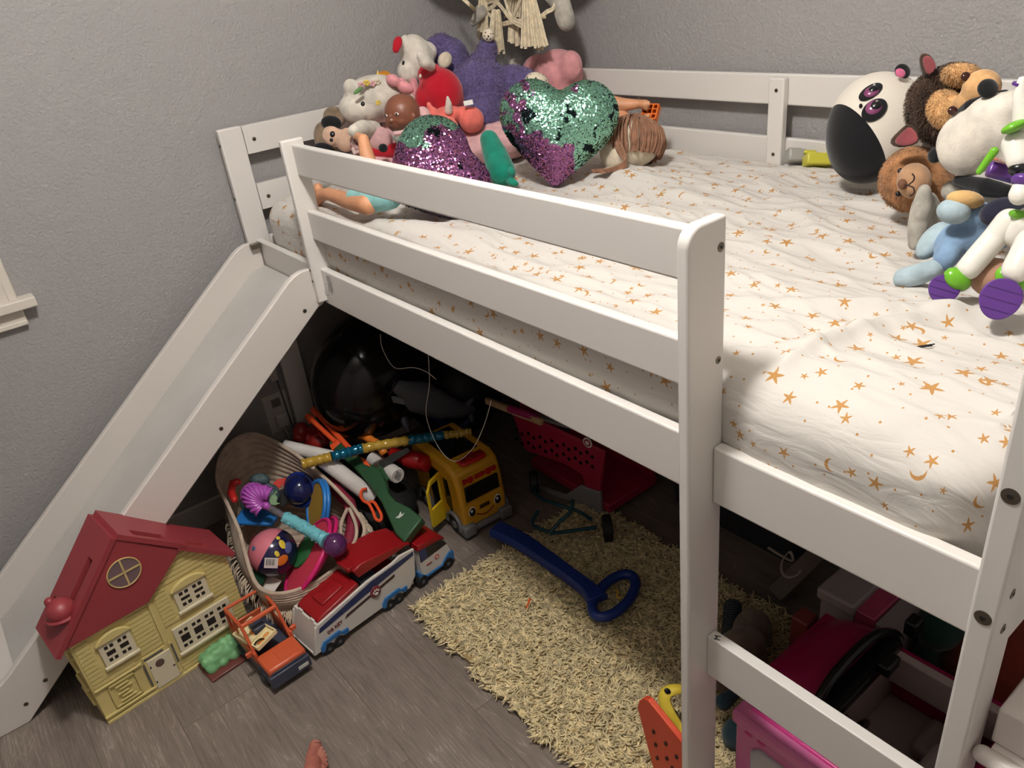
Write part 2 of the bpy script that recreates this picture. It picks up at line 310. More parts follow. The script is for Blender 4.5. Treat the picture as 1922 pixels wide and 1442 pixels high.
# the letter sticker on the ladder rung
def text(body, name, size, M, m, par, ext=0.0003, bold=False):
    c = bpy.data.curves.new('tmp', 'FONT'); c.body = body; c.size = size; c.extrude = ext; c.align_x = 'CENTER'; c.align_y = 'CENTER'; c.resolution_u = 3
    if bold: c.offset = size * 0.02
    t = bpy.data.objects.new('tmp', c); COL.objects.link(t); me = bpy.data.meshes.new_from_object(t.evaluated_get(bpy.context.evaluated_depsgraph_get())); bpy.data.objects.remove(t)
    me.materials.clear(); me.materials.append(m); o = bpy.data.objects.new(name, me); COL.objects.link(o); o.parent = par
    o.matrix_local = (ROOTM[par.name].inverted() @ M); return o
def TM(loc, xdir, normal):
    x = Vector(xdir).normalized(); n = Vector(normal).normalized(); y = n.cross(x); x = y.cross(n)
    return Matrix(((x[0], y[0], n[0], loc[0]), (x[1], y[1], n[1], loc[1]), (x[2], y[2], n[2], loc[2]), (0, 0, 0, 1)))
rung = [o for o in COL.objects if o.name.startswith('ladder_rung')][0]
text('M', 'letter', 0.014, TM((1.737, 0.001, 0.5023), (-0.45, 0.9, 0), (0, 0, 1)), DARK, rung)
# clear hook stuck on the rail
hk = thing('adhesive_hook', 'clear plastic adhesive hook stuck on the front of the white bed rail', 'hook', (0.515, 0, 0.84))
CLEAR = mat('clear_plastic', (225, 225, 225), 0.08, trans=0.85)
hb = build(MB().box((0.506, -0.003, 0.815), (0.526, -0.0002, 0.855)), 'hook_plate', CLEAR, hk, world=True, bevel=0.002)
build(MB().tube(smoothpath([(0.516, -0.004, 0.845), (0.516, -0.012, 0.832), (0.516, -0.016, 0.812), (0.516, -0.010, 0.806), (0.516, -0.004, 0.812)]), 0.0022, 8), 'hook', CLEAR, hk, world=True)

# ================================================================ MATTRESS WITH STAR SHEET
def sheet_mat():
    m = mat('star_sheet', (232, 226, 218), 0.9, sheen=0.1, spec=0.1); nt = m.node_tree; N = nt.nodes; L = nt.links; b = N['Principled BSDF']
    uv = N.new('ShaderNodeUVMap'); uv.uv_map = 'UVMap'
    def M_(op, a, b_=None, c=None):
        x = N.new('ShaderNodeMath'); x.operation = op
        for i, q in enumerate((a, b_, c)):
            if q is None: continue
            if isinstance(q, (int, float)): x.inputs[i].default_value = q
            else: L.new(q, x.inputs[i])
        return x.outputs[0]
    masks = []
    def layer(scale, off, R, kind, keep=0.0, rnd=0.75):
        mp = N.new('ShaderNodeMapping'); mp.inputs['Scale'].default_value = (scale, scale, 1); mp.inputs['Location'].default_value = (off, off * 1.7, 0); L.new(uv.outputs[0], mp.inputs['Vector'])
        v = N.new('ShaderNodeTexVoronoi'); v.voronoi_dimensions = '2D'; v.inputs['Scale'].default_value = 1; v.inputs['Randomness'].default_value = rnd; L.new(mp.outputs[0], v.inputs['Vector'])
        d = N.new('ShaderNodeVectorMath'); d.operation = 'SUBTRACT'; L.new(mp.outputs[0], d.inputs[0]); L.new(v.outputs['Position'], d.inputs[1])
        s = N.new('ShaderNodeSeparateXYZ'); L.new(d.outputs[0], s.inputs[0]); c = N.new('ShaderNodeSeparateColor'); L.new(v.outputs['Color'], c.inputs[0])
        r = v.outputs['Distance']; size = M_('MULTIPLY_ADD', c.outputs[1], 0.5, 0.6)
        on = M_('GREATER_THAN', c.outputs[2], keep)
        if kind == 'dot': k = M_('LESS_THAN', r, R)
        elif kind == 'star':
            a = M_('ARCTAN2', s.outputs[1], s.outputs[0]); a = M_('MULTIPLY_ADD', a, 5 / (2 * PI), M_('MULTIPLY', c.outputs[0], 7.0)); a = M_('FRACT', M_('ADD', a, 20)); t = M_('MULTIPLY', M_('ABSOLUTE', M_('SUBTRACT', a, 0.5)), 2.0)
            bnd = M_('MULTIPLY_ADD', M_('POWER', t, 2.0), 0.68, 0.34); k = M_('LESS_THAN', M_('DIVIDE', r, size), M_('MULTIPLY', bnd, R))
        else:
            an = M_('MULTIPLY', c.outputs[0], 6.28); dx = M_('MULTIPLY', M_('COSINE', an), R * 0.45); dy = M_('MULTIPLY', M_('SINE', an), R * 0.45)
            ex = M_('SUBTRACT', s.outputs[0], dx); ey = M_('SUBTRACT', s.outputs[1], dy); rr = M_('SQRT', M_('ADD', M_('MULTIPLY', ex, ex), M_('MULTIPLY', ey, ey)))
            k = M_('MULTIPLY', M_('LESS_THAN', r, R * 0.9), M_('GREATER_THAN', rr, R * 0.9))
        masks.append(M_('MULTIPLY', k, on))
    layer(16, 0.3, 0.22, 'star', 0.12); layer(18, 4.1, 0.13, 'star', 0.3); layer(12, 9.3, 0.12, 'moon', 0.6); layer(31, 2.2, 0.05, 'dot', 0.3)
    k = masks[0]
    for q in masks[1:]: k = M_('MAXIMUM', k, q)
    mx = N.new('ShaderNodeMixRGB'); L.new(k, mx.inputs[0]); mx.inputs[1].default_value = lin((206, 201, 194)); mx.inputs[2].default_value = lin((180, 134, 80)); L.new(mx.outputs[0], b.inputs['Base Color'])
    n1 = N.new('ShaderNodeTexNoise'); n1.inputs['Scale'].default_value = 22; n1.inputs['Detail'].default_value = 4; n1.inputs['Distortion'].default_value = 1.2
    mp = N.new('ShaderNodeMapping'); mp.inputs['Scale'].default_value = (0.5, 1.6, 1); mp.inputs['Rotation'].default_value = (0, 0, -0.25); L.new(uv.outputs[0], mp.inputs['Vector']); L.new(mp.outputs[0], n1.inputs['Vector'])
    bp = N.new('ShaderNodeBump'); bp.inputs['Strength'].default_value = 0.5; bp.inputs['Distance'].default_value = 0.006; L.new(n1.outputs['Fac'], bp.inputs['Height']); L.new(bp.outputs[0], b.inputs['Normal'])
    return m
MX0, MX1, MY0, MY1, MZ0, MZT = 0.075, 2.085, 0.026, 1.058, 0.80, 0.968
FOLDS = [((1.60, 0.24), (1.95, 0.42), 0.014, 0.020), ((1.70, 0.05), (1.90, 0.45), 0.010, 0.016), ((1.28, 0.30), (1.80, 0.33), 0.010, 0.03), ((0.75, 0.45), (1.20, 0.55), 0.012, 0.04), ((0.55, 0.12), (1.0, 0.20), 0.012, 0.03),
         ((0.85, 0.70), (1.35, 0.62), 0.012, 0.035), ((1.3, 0.75), (1.9, 0.35), 0.007, 0.02), ((1.1, 0.95), (1.5, 0.6), 0.007, 0.025), ((1.75, -0.02), (1.80, 0.3), 0.009, 0.012), ((0.2, 0.1), (0.6, 0.05), 0.014, 0.03)]
def sheet_h(a, b):
    h = 0.010 * noise.noise(Vector((a * 3, b * 3, 0))) + 0.0075 * (1 - abs(noise.noise(Vector((a * 5 + b * 4, b * 15 - a * 3, 3.3)))) * 2.2) + 0.0042 * (1 - 2 * abs(noise.noise(Vector((a * 9, b * 30 + a * 9, 7.3)))))
    for (x0, y0), (x1, y1), hh, w in FOLDS:
        dx, dy = x1 - x0, y1 - y0; L2 = dx * dx + dy * dy; t = max(0, min(1, ((a - x0) * dx + (b - y0) * dy) / L2))
        ww = 0.02 * math.sin(7 * t); d = math.hypot(a - x0 - dx * t - ww * dy, b - y0 - dy * t + ww * dx); h += hh * math.exp(-(d / w) ** 2) * math.sin(PI * min(1, max(0.02, t))) ** 0.5
    h += 0.030 * math.exp(-((a - 0.86) / 0.16) ** 2 - ((b - 0.72) / 0.08) ** 2)
    return h
sm = MB(); sm.uv = []; NU, NV = 430, 300; RC_, RA = 0.035, 0.045; S = 0.16
for i in range(NU):
    a = MX0 - 0.09 + (MX1 - MX0 + 0.18) * i / (NU - 1)
    for j in range(NV):
        b_ = MY0 - 0.10 + (MY1 - MY0 + 0.2) * j / (NV - 1)
        ia = min(max(a, MX0 + RC_ + RA), MX1 - RC_ - RA); ib = min(max(b_, MY0 + RC_ + RA), MY1 - RC_ - RA); ea, eb = a - ia, b_ - ib; e = math.hypot(ea, eb)
        h = sheet_h(a, b_)
        if e < 1e-6: p = (a, b_, MZT + h)
        else:
            ux, uy = ea / e, eb / e; t = max(0, e - RC_)
            if t < RA * PI / 2: hor = min(e, RC_) + RA * math.sin(t / RA); dz = RA * (1 - math.cos(t / RA)); nh, nz = math.sin(t / RA), math.cos(t / RA)
            else: hor = RC_ + RA; dz = RA + (t - RA * PI / 2); nh, nz = 1, 0
            dz = min(dz, MZT - MZ0); hh = h * (1 - 0.75 * nh); hh = min(hh, 0.010 - 0.007 * nh) if nh > 0 else h
            bulge = 0.012 * math.sin(min(1, dz / 0.16) * PI) * max(0, -uy) * min(1, max(0, (a - 1.70) / 0.08))
            p = (ia + ux * (hor + nh * hh), ib + uy * (hor + nh * (hh + bulge)), MZT - dz + nz * hh)
        sm.v.append(p); sm.uv.append((a, b_ if abs(e) < 9 else 0))
for i in range(NU - 1):
    for j in range(NV - 1): q = i * NV + j; sm.f.append((q, q + NV, q + NV + 1, q + 1))
sm.m = [0] * len(sm.f)
mt = thing('mattress', 'single mattress in a white fitted sheet printed with gold stars and moons', 'mattress', (1.08, 0.54, 0.80))
build(sm, 'fitted_sheet', sheet_mat(), mt, world=True)
build(MB().box((MX0 + 0.02, MY0 + 0.015, 0.7975), (MX1 - 0.02, MY1 - 0.015, 0.93)), 'mattress_core', mat('mattress_ticking', (214, 208, 200), 0.9), mt, world=True, bevel=0.03)

# ================================================================ SLIDE
sl = thing('slide', 'white wooden slide coming down from the bed along the left wall', 'slide', (0.27, -0.6, 0))
SLW = mat('slide_white', (214, 207, 200), 0.4, bump=0.06, bscale=20)
def sb(x0, x1):
    top = [(-0.004, 0.80), (-0.004, 0.856), (-0.02, 0.868), (-0.045, 0.869), (-0.066, 0.863), (-0.085, 0.852), (-0.99, 0.150), (-1.06, 0.108), (-1.16, 0.10), (-1.38, 0.10), (-1.40, 0.08), (-1.40, 0.0)]
    bot = [(-0.994, 0.0), (-0.876, 0.100), (-0.022, 0.762), (-0.004, 0.768)]
    return MB().prism(top + bot, (x0, 0, 0), (0, 1, 0), (0, 0, 1), (1, 0, 0), 0, x1 - x0)
sR = build(sb(0.440, 0.460), 'side_board', SLW, sl, world=True, bevel=0.003); sL = build(sb(0.062, 0.082), 'side_board', SLW, sl, world=True, bevel=0.003)
for p in ((572, 584), (415, 805), (85, 1277), (49, 1322)): bolt(sR, at(*p, ('x', 0.46)), (1, 0, 0), 0.0055)
th = 0.008; ch = [(-0.004, 0.795), (-0.05, 0.785), (-0.96, 0.078), (-0.985, 0.066)]
build(MB().prism(ch + [(y, z - th) for y, z in ch[::-1]], (0.082, 0, 0), (0, 1, 0), (0, 0, 1), (1, 0, 0), 0, 0.358), 'chute', mat('slide_chute', (196, 193, 188), 0.3, bump=0.06, bscale=9, var=0.06, vscale=5), sl, world=True)
ch = [(-0.985, 0.064), (-1.38, 0.045)]
build(MB().prism(ch + [(y, z - th) for y, z in ch[::-1]], (0.082, 0, 0), (0, 1, 0), (0, 0, 1), (1, 0, 0), 0, 0.358), 'run_out', SLW, sl, world=True)
build(MB().box((0.083, -0.034, 0.853), (0.10, -0.004, 0.868)), 'bracket', STEEL, sl, world=True, bevel=0.001)

# ================================================================ TOYS PILED AT THE HEAD OF THE BED
BLK = plastic('black_plastic', (22, 22, 24), 0.25); BLKF = plush('black_plush', (26, 26, 28), 0.3, v=0.05)
WHP = plush('white_plush', (226, 218, 204)); CREAM = plush('cream_plush', (222, 208, 184)); GRYP = plush('grey_white_plush', (186, 180, 168), v=0.2)
RED = plush('red_plush', (180, 26, 42), 0.15, v=0.04); CORAL = plush('coral_plush', (240, 122, 110), 0.3); PINKP = plush('pink_plush', (226, 158, 160), 0.6, 120, 0.12)
PURP = plush('purple_plush', (104, 92, 138)); LAV = plush('lavender_plush', (150, 116, 158)); TEALP = plush('teal_plush', (24, 132, 108), 0.4)
SKIN = mat('tan_vinyl', (214, 152, 112), 0.5, var=0.08, vscale=20); BROWNSK = mat('brown_vinyl', (128, 78, 58), 0.42, spec=0.45); PALEP = plush('pale_pink_cloth', (226, 178, 178), 0.3)
EYEW = plastic('eye_white', (232, 230, 226), 0.2); YEL = plush('yellow_plush', (232, 202, 92), 0.3); ORP = plush('orange_plush', (212, 140, 46), 0.4); GRN = plush('green_felt', (104, 148, 92), 0.3)

def toy(name, label, cat, px, py, pl, group=None):
    c = at(px, py, pl); return thing(name, label, cat, tuple(c), 0, group)

# large white plush head with a flower garland
p = ('x', 0.16)
t = toy('plush_toy', 'big cream-white plush head wearing a small flower garland, against the head rail', 'plush toy', 705, 240, p)
b = MB(); EL(b, 705, 186, p, 62, 42, 8); EL(b, 750, 200, p, 42, 40, 0); EL(b, 660, 165, p, 16, 17, 30); EL(b, 675, 205, p, 40, 30)
build(b, 'head', WHP, t, world=True, remesh=0.005, relax=6)
b = MB(); LM(b, [(700, 245, ('x', 0.26), 18), (680, 240, ('x', 0.30), 15), (664, 246, ('x', .32), 12)]); build(b, 'paw', WHP, t, world=True, remesh=0.005, relax=3)
b = MB(); EL(b, 672, 170, ('x', .235), 11, 4, 38, 3); build(b, 'leaf', GRN, t, world=True)
for px, py, c in ((678, 160, PALEP), (688, 156, YEL), (699, 157, PALEP), (708, 154, CREAM)):
    b = MB(); [EL(b, px + 4 * math.cos(a), py + 3.5 * math.sin(a), ('x', .225), 3.4, 3, 0, 3, seg=10) for a in np.linspace(0, 2 * PI, 5, endpoint=False)]; build(b, 'flower', c, t, world=True)
b = MB(); EL(b, 681, 195, ('x', .262), 4, 4.6, 0, 2.5, seg=12); build(b, 'eye', BLK, t, world=True)
b = MB(); [EL(b, 710 + 3 * math.cos(a), 193 + 3 * math.sin(a), ('x', .262), 2.6, 2.4, 0, 2, seg=8) for a in np.linspace(0, 2 * PI, 5, endpoint=False)]; build(b, 'cheek_flower', YEL, t, world=True)
b = MB(); EL(b, 712, 262, ('x', .28), 26, 24, -20); build(b, 'dress', PALEP, t, world=True, remesh=0.005, relax=4)

t = toy('plush_toy', 'small orange plush with a pale yellow horn peeping over the cream head', 'plush toy', 722, 150, ('x', .10))
b = MB(); EL(b, 722, 146, ('x', .08), 15, 13); EL(b, 724, 165, ('x', .09), 17, 17); build(b, 'body', ORP, t, world=True, remesh=0.004, relax=3)
b = MB(); b.tube([at(709, 158, ('x', .12)), at(709, 132, ('x', .12))], [0.009, 0.0012], 10); build(b, 'horn', YEL, t, world=True)
t = toy('plush_toy', 'soft pink plush with two round ears between cream head and red toy', 'plush toy', 752, 170, ('x', .17))
b = MB(); EL(b, 738, 151, ('x', .25), 15, 11, -25); EL(b, 760, 164, ('x', .26), 18, 11, -25); EL(b, 750, 158, ('x', .18), 13, 12); EL(b, 778, 165, ('x', .2), 9, 22, 10)
build(b, 'body', plush('rose_plush', (236, 160, 164), 0.3), t, world=True, remesh=0.004, relax=3)

# white and red plush leaning on the wall
p = ('x', 0.17)
t = toy('plush_toy', 'white plush with a plain red body leaning on the wall, highest of the pile', 'plush toy', 810, 210, ('x', .2))
b = MB(); EL(b, 783, 106, p, 30, 42, 25); EL(b, 763, 80, p, 11, 15, 20); EL(b, 768, 134, p, 22, 26, 10); EL(b, 799, 98, p, 22, 20); EL(b, 776, 152, p, 12, 12)
build(b, 'head', WHP, t, world=True, remesh=0.005, relax=6)
b = MB(); EL(b, 828, 174, ('x', .30), 42, 46, 25); EL(b, 808, 142, ('x', .27), 25, 24); EL(b, 846, 190, ('x', .31), 27, 26); EL(b, 800, 185, ('x', .28), 22, 28); build(b, 'body', RED, t, world=True, remesh=0.005, relax=8)
b = MB(); LM(b, [(808, 124, ('x', .33), 10), (797, 115, ('x', .34), 13), (790, 106, ('x', .34), 9)]); build(b, 'arm', WHP, t, world=True, remesh=0.004, relax=3)
b = MB(); LM(b, [(842, 208, ('x', .39), 8), (842, 194, ('x', .40), 6), (840, 183, ('x', .405), 3)]); build(b, 'foot', WHP, t, world=True, remesh=0.003, relax=2)
b = MB(); EL(b, 757, 118, ('x', .262), 2.5, 4.6, -12, 2.5, seg=12); build(b, 'eye', BLK, t, world=True)
b = MB(); EL(b, 746, 82, ('x', .2), 9, 15, -15, 6); EL(b, 743, 92, ('x', .2), 7, 8, -15, 6); build(b, 'felt_patch', RED, t, world=True, remesh=0.003, relax=2)
b = MB(); EL(b, 789, 143, ('x', .335), 2.6, 4, -10, 3.6, seg=10); build(b, 'button', WHP, t, world=True)

# furry purple monkey-like plush
p = ('x', 0.30); F1 = MB(); q = []
t = toy('plush_toy', 'furry purple plush with raised arm and speckled paw behind the sequin heart', 'plush toy', 910, 230, p)
def EQ(px, py, pl, rx, ry, roll=0, rd=None):
    c = at(px, py, pl); k = mpp(c); q.append((c, (rx * k, ry * k, (rd or (rx + ry) / 2) * k), basis_cam(math.radians(roll)))); F1.ball(*q[-1])
EQ(900, 165, ('x', .30), 58, 52, 0, 50); EQ(970, 155, ('x', .36), 48, 30, -12, 30); EQ(912, 100, ('x', .26), 18, 30, -12, 20); EQ(905, 118, ('x', .27), 26, 22, 0, 22); EQ(848, 112, ('x', .17), 32, 42, 20, 30); EQ(900, 215, ('x', .33), 50, 42, 0, 44); EQ(822, 82, ('x', .15), 24, 16, 30, 18)
build(F1, 'body', PURP, t, world=True, remesh=0.006, relax=4)
tufts(q, 27000, 0.009, 0.0008, 'fur', mat('purple_fur', (122, 108, 160), 0.6, var=0.3, vscale=40, sheen=0.2), t)
b = MB(); EL(b, 835, 113, ('x', .25), 13, 16, -20, 9); build(b, 'ear', CREAM, t, world=True)
SPK = mat('speckled_plush', (224, 210, 184), 0.9, bump=0.2, bscale=120); nt = SPK.node_tree
v = nt.nodes.new('ShaderNodeTexVoronoi'); v.inputs['Scale'].default_value = 105; nt.links.new(nt.nodes['Texture Coordinate'].outputs['Object'], v.inputs['Vector'])
r = nt.nodes.new('ShaderNodeValToRGB'); r.color_ramp.elements[0].color = lin((52, 36, 34)); r.color_ramp.elements[0].position = 0.26; r.color_ramp.elements[1].color = lin((226, 212, 188)); r.color_ramp.elements[1].position = 0.33
nt.links.new(v.outputs['Distance'], r.inputs[0]); nt.links.new(r.outputs[0], nt.nodes['Principled BSDF'].inputs['Base Color'])
b = MB(); EL(b, 1006, 158, ('x', .42), 25, 21, -10); build(b, 'paw', SPK, t, world=True); b = MB(); EL(b, 917, 66, ('x', .28), 12, 12); build(b, 'paw', SPK, t, world=True)
t = toy('plush_toy', 'dark blue ribbed plush arm tucked between the sequin heart and pink plush', 'plush toy', 1036, 172, ('y', .85))
b = MB(); [b.ball(at(1022 + i * 4.2, 166 + i * 2.2 + i * i * 0.12, ('y', .84)), 0.0145, seg=14) for i in range(8)]; build(b, 'arm', plush('navy_ribbed_plush', (44, 40, 88), 0.2), t, world=True)

p = ('y', 0.97)
t = toy('plush_toy', 'large dusty pink furry plush cushion in the corner behind the heart', 'plush toy', 1045, 170, p)
b = MB(); EL(b, 1048, 136, p, 48, 42, -8, 40); EL(b, 1012, 132, p, 34, 30, 20, 26); EL(b, 1070, 125, p, 24, 30, 0, 26); EL(b, 1050, 170, p, 44, 34, 0, 36); build(b, 'body', PINKP, t, world=True, remesh=0.006, relax=8)
b = MB(); EL(b, 966, 122, ('y', .93), 13, 12, 20, 9); build(b, 'paw', GRYP, t, world=True)

# coral plush in front of the red one
t = toy('plush_toy', 'coral pink plush lying below the red toy behind the smaller sequin heart', 'plush toy', 850, 228, ('x', .38))
b = MB(); EL(b, 842, 216, ('x', .36), 30, 16, 5); EL(b, 885, 225, ('x', .40), 24, 24); EL(b, 870, 212, ('x', .38), 20, 12); EL(b, 812, 216, ('x', .36), 14, 15, 25); EL(b, 806, 200, ('x', .36), 5, 10, 15); EL(b, 828, 240, ('x', .38), 34, 22)
build(b, 'body', CORAL, t, world=True, remesh=0.004, relax=5)
b = MB(); b.obox(at(879, 193, ('x', .42)), (0.026, 0.0008, 0.016), basis_cam(0.2) @ eul(0.3, 0, 0)[:, [0, 2, 1]]); build(b, 'care_tag', mat('satin_tag', (220, 216, 208), 0.5), t, world=True, smooth=False)

# brown-skinned baby doll
t = toy('baby_doll', 'brown vinyl baby doll head in a pale pink and grey outfit', 'doll', 760, 262, ('x', 0.415))
p = ('x', .415); hc_ = at(755, 212, p); hk_ = mpp(hc_); hr = 33.5 * hk_
def hs(px, py, out=0.0):     # a point on the round doll head
    a = ray(px, py); a = a / np.linalg.norm(a); oc = CAM - hc_; B_ = oc @ a; q_ = B_ * B_ - (oc @ oc - hr * hr); P_ = CAM + a * (-B_ - math.sqrt(max(q_, 0))); n_ = (P_ - hc_) / np.linalg.norm(P_ - hc_); return P_ + n_ * out, n_
def hb(mb, px, py, rx, ry, rz, out=0.0, roll=-12): P_, n_ = hs(px, py, out); r0 = RC[0] * math.cos(math.radians(roll)) - RC[1] * math.sin(math.radians(roll)); u = r0 - n_ * (r0 @ n_); u /= np.linalg.norm(u); mb.ball(P_, (rx * hk_, ry * hk_, rz * hk_), np.stack([u, np.cross(n_, u), n_], 1), 18)
b = MB(); b.ball(hc_, (hr, hr, hr * 1.02), seg=32); EL(b, 748, 228, ('x', .415), 25, 20, 0, 25); hb(b, 741, 228, 8, 7, 4, -.004); hb(b, 756, 232, 12, 10, 6, -.006); hb(b, 727, 224, 7, 8, 5, -.006)
hb(b, 735, 226, 4.2, 3.4, 5, .001); hb(b, 733, 220, 2.6, 5, 3.5, .0); hb(b, 737, 233.5, 6.2, 2.2, 3.4, .0005); hb(b, 738, 240, 5.2, 2.2, 3.4, .0005); hb(b, 742, 247, 6, 4, 4, -.002); hb(b, 776, 220, 3.4, 7.5, 5, .0)
build(b, 'head', BROWNSK, t, world=True, remesh=0.0022, relax=2)
for q_ in ((745, 214, 4.4, 2.6, 2.0), (726, 217, 3.2, 2.3, 2.0)):
    b = MB(); hb(b, *q_, .0008); ey_ = build(b, 'eye', plastic('doll_eye', (206, 190, 176), 0.1), t, world=True); b = MB(); hb(b, q_[0] - .4, q_[1], 1.9, 2.1, 1.4, .0030); build(b, 'pupil', BLK, ey_, world=True)
b = MB(); hb(b, 737, 236.6, 4.6, 2.0, 3.2, .0032); build(b, 'mouth', mat('dark_mouth', (58, 26, 24), 0.5), t, world=True)
b = MB(); LM(b, [(752, 252, ('x', 0.415), 18), (775, 262, ('x', 0.435), 30), (800, 262, ('x', 0.455), 28)]); build(b, 'body', plush('grey_green_cloth', (166, 168, 156), 0.2), t, world=True, remesh=0.004, relax=4)
b = MB(); b.tube(smoothpath([at(a, c, ('x', 0.485)) for a, c in ((738, 252), (752, 250), (768, 246), (784, 243))], 5), 0.006, 8); build(b, 'collar', PALEP, t, world=True)
for c, pts in ((mat('print_red', (206, 84, 66), 0.7), ((762, 262), (766, 267))), (mat('print_blue', (88, 84, 150), 0.7), ((756, 266), (768, 259))), (YEL, ((773, 264), (764, 257)))):
    b = MB(); [EL(b, px, py, ('x', 0.523), 3.6, 1.9, 40, 1.5, seg=8) for px, py in pts]; build(b, 'printed_motif', c, t, world=True)
b = MB(); EL(b, 793, 220, ('x', 0.395), 16, 20); EL(b, 803, 232, ('x', 0.395), 14, 14); build(b, 'hood', PALEP, t, world=True, remesh=0.004, relax=3)

# small plush doll with dark cap
t = toy('plush_toy', 'small beige-faced plush with two black ears and a patterned scarf by guard rail', 'plush toy', 640, 285, ('x', .22))
p = ('x', .22); b = MB(); EL(b, 624, 256, p, 19, 21, 10); EL(b, 648, 264, ('x', .25), 19, 21, 0); EL(b, 652, 250, ('x', .25), 12, 10); build(b, 'head', plush('beige_plush', (222, 184, 158), 0.2), t, world=True, remesh=0.004, relax=5)
b = MB(); EL(b, 622, 231, ('x', .215), 20, 14, -8, 9); build(b, 'ear', BLKF, t, world=True); b = MB(); EL(b, 608, 279, ('x', .22), 20, 11, -10, 8); build(b, 'ear', BLKF, t, world=True)
b = MB(); EL(b, 624, 252, ('x', .287), 5, 6, 0, 3, seg=12); EL(b, 622, 263, ('x', .287), 3.6, 3.6, 0, 3, seg=12); build(b, 'eye', BLK, t, world=True)
SCF = mat('patterned_scarf', (216, 196, 190), 0.9, bump=0.3, bscale=140, var=0.9, vscale=110, rgb2=(122, 30, 44))
b = MB(); b.tube(smoothpath([at(*k, ('x', .27 + i * .006)) for i, k in enumerate(((688, 244), (676, 252), (668, 262), (665, 274), (670, 288)))], 5), 0.012, 10); build(b, 'scarf', SCF, t, world=True)
b = MB(); LM(b, [(700, 280, ('x', .27), 16), (730, 284, ('x', .30), 15), (748, 280, ('x', .33), 12)]); build(b, 'body', RED, t, world=True, remesh=0.004, relax=3)
b = MB(); EL(b, 688, 239, ('x', .30), 8, 8); build(b, 'hand', BLKF, t, world=True); b = MB(); EL(b, 719, 278, ('x', .36), 9, 8); build(b, 'hand', BLKF, t, world=True)
t = toy('plush_toy', 'brown knitted bonnet on a small doll wedged at the head rail', 'plush toy', 625, 230, ('x', .10))
b = MB(); EL(b, 628, 220, ('x', .12), 22, 20); EL(b, 612, 262, ('x', .12), 22, 34, 15); build(b, 'body', plush('taupe_knit', (150, 128, 104), 0.9, 200, 0.3), t, world=True, remesh=0.005, relax=3)
# doll with bare foot sticking out between the rails
t = toy('baby_doll', 'tan baby doll lying low behind the guard rail with bare leg showing below it', 'doll', 660, 382, ('y', .10))
p = ('y', .11); b = MB(); LM(b, [(690, 384, p, 20), (655, 378, p, 16), (636, 371, p, 14), (616, 364, p, 12), (603, 367, p, 12), (596, 379, p, 9)]); EL(b, 592, 384, p, 5, 4); EL(b, 597, 353, p, 9, 10)
LM(b, [(672, 256, ('y', .16), 8), (682, 262, ('y', .15), 11), (688, 290, ('y', .14), 14), (700, 330, ('y', .13), 16)]); LM(b, [(665, 258, ('y', .16), 4), (676, 262, ('y', .16), 5)])
build(b, 'body', SKIN, t, world=True, remesh=0.004, relax=3)
b = MB(); LM(b, [(668, 372, ('y', .12), 20), (700, 374, ('y', .13), 26), (730, 368, ('y', .15), 26)]); build(b, 'shorts', plush('aqua_cloth', (146, 206, 204), 0.2), t, world=True, remesh=0.004, relax=3)

t = toy('plush_toy', 'teal green plush dinosaur squeezed between the two sequin hearts', 'plush toy', 940, 345, ('y', .45))
b = MB(); LM(b, [(918, 262, ('y', .50), 18), (930, 292, ('y', .48), 24), (942, 324, ('y', .46), 27)]); EL(b, 962, 343, ('y', .42), 14, 7, -15); EL(b, 960, 322, ('y', .42), 8, 10, 15)
build(b, 'body', TEALP, t, world=True, remesh=0.005, relax=5)
t = toy('plush_toy', 'lilac plush body under the purple furry toy', 'plush toy', 915, 262, ('y', .5))
b = MB(); EL(b, 905, 250, ('y', .66), 28, 30); build(b, 'body', LAV, t, world=True)
# the pile is held up by toys underneath that the hearts hide
t = toy('plush_toy', 'pale grey blanket bundled under the heap of toys at the head rail', 'blanket', 760, 300, ('y', .45))
b = MB(); b.ball((0.22, 0.42, 1.03), (0.12, 0.18, 0.06)); b.ball((0.32, 0.72, 1.04), (0.17, 0.20, 0.07)); b.ball((0.15, 0.60, 1.08), (0.09, 0.18, 0.10)); build(b, 'bundle', PALEP, t, world=True, remesh=0.008, relax=10)

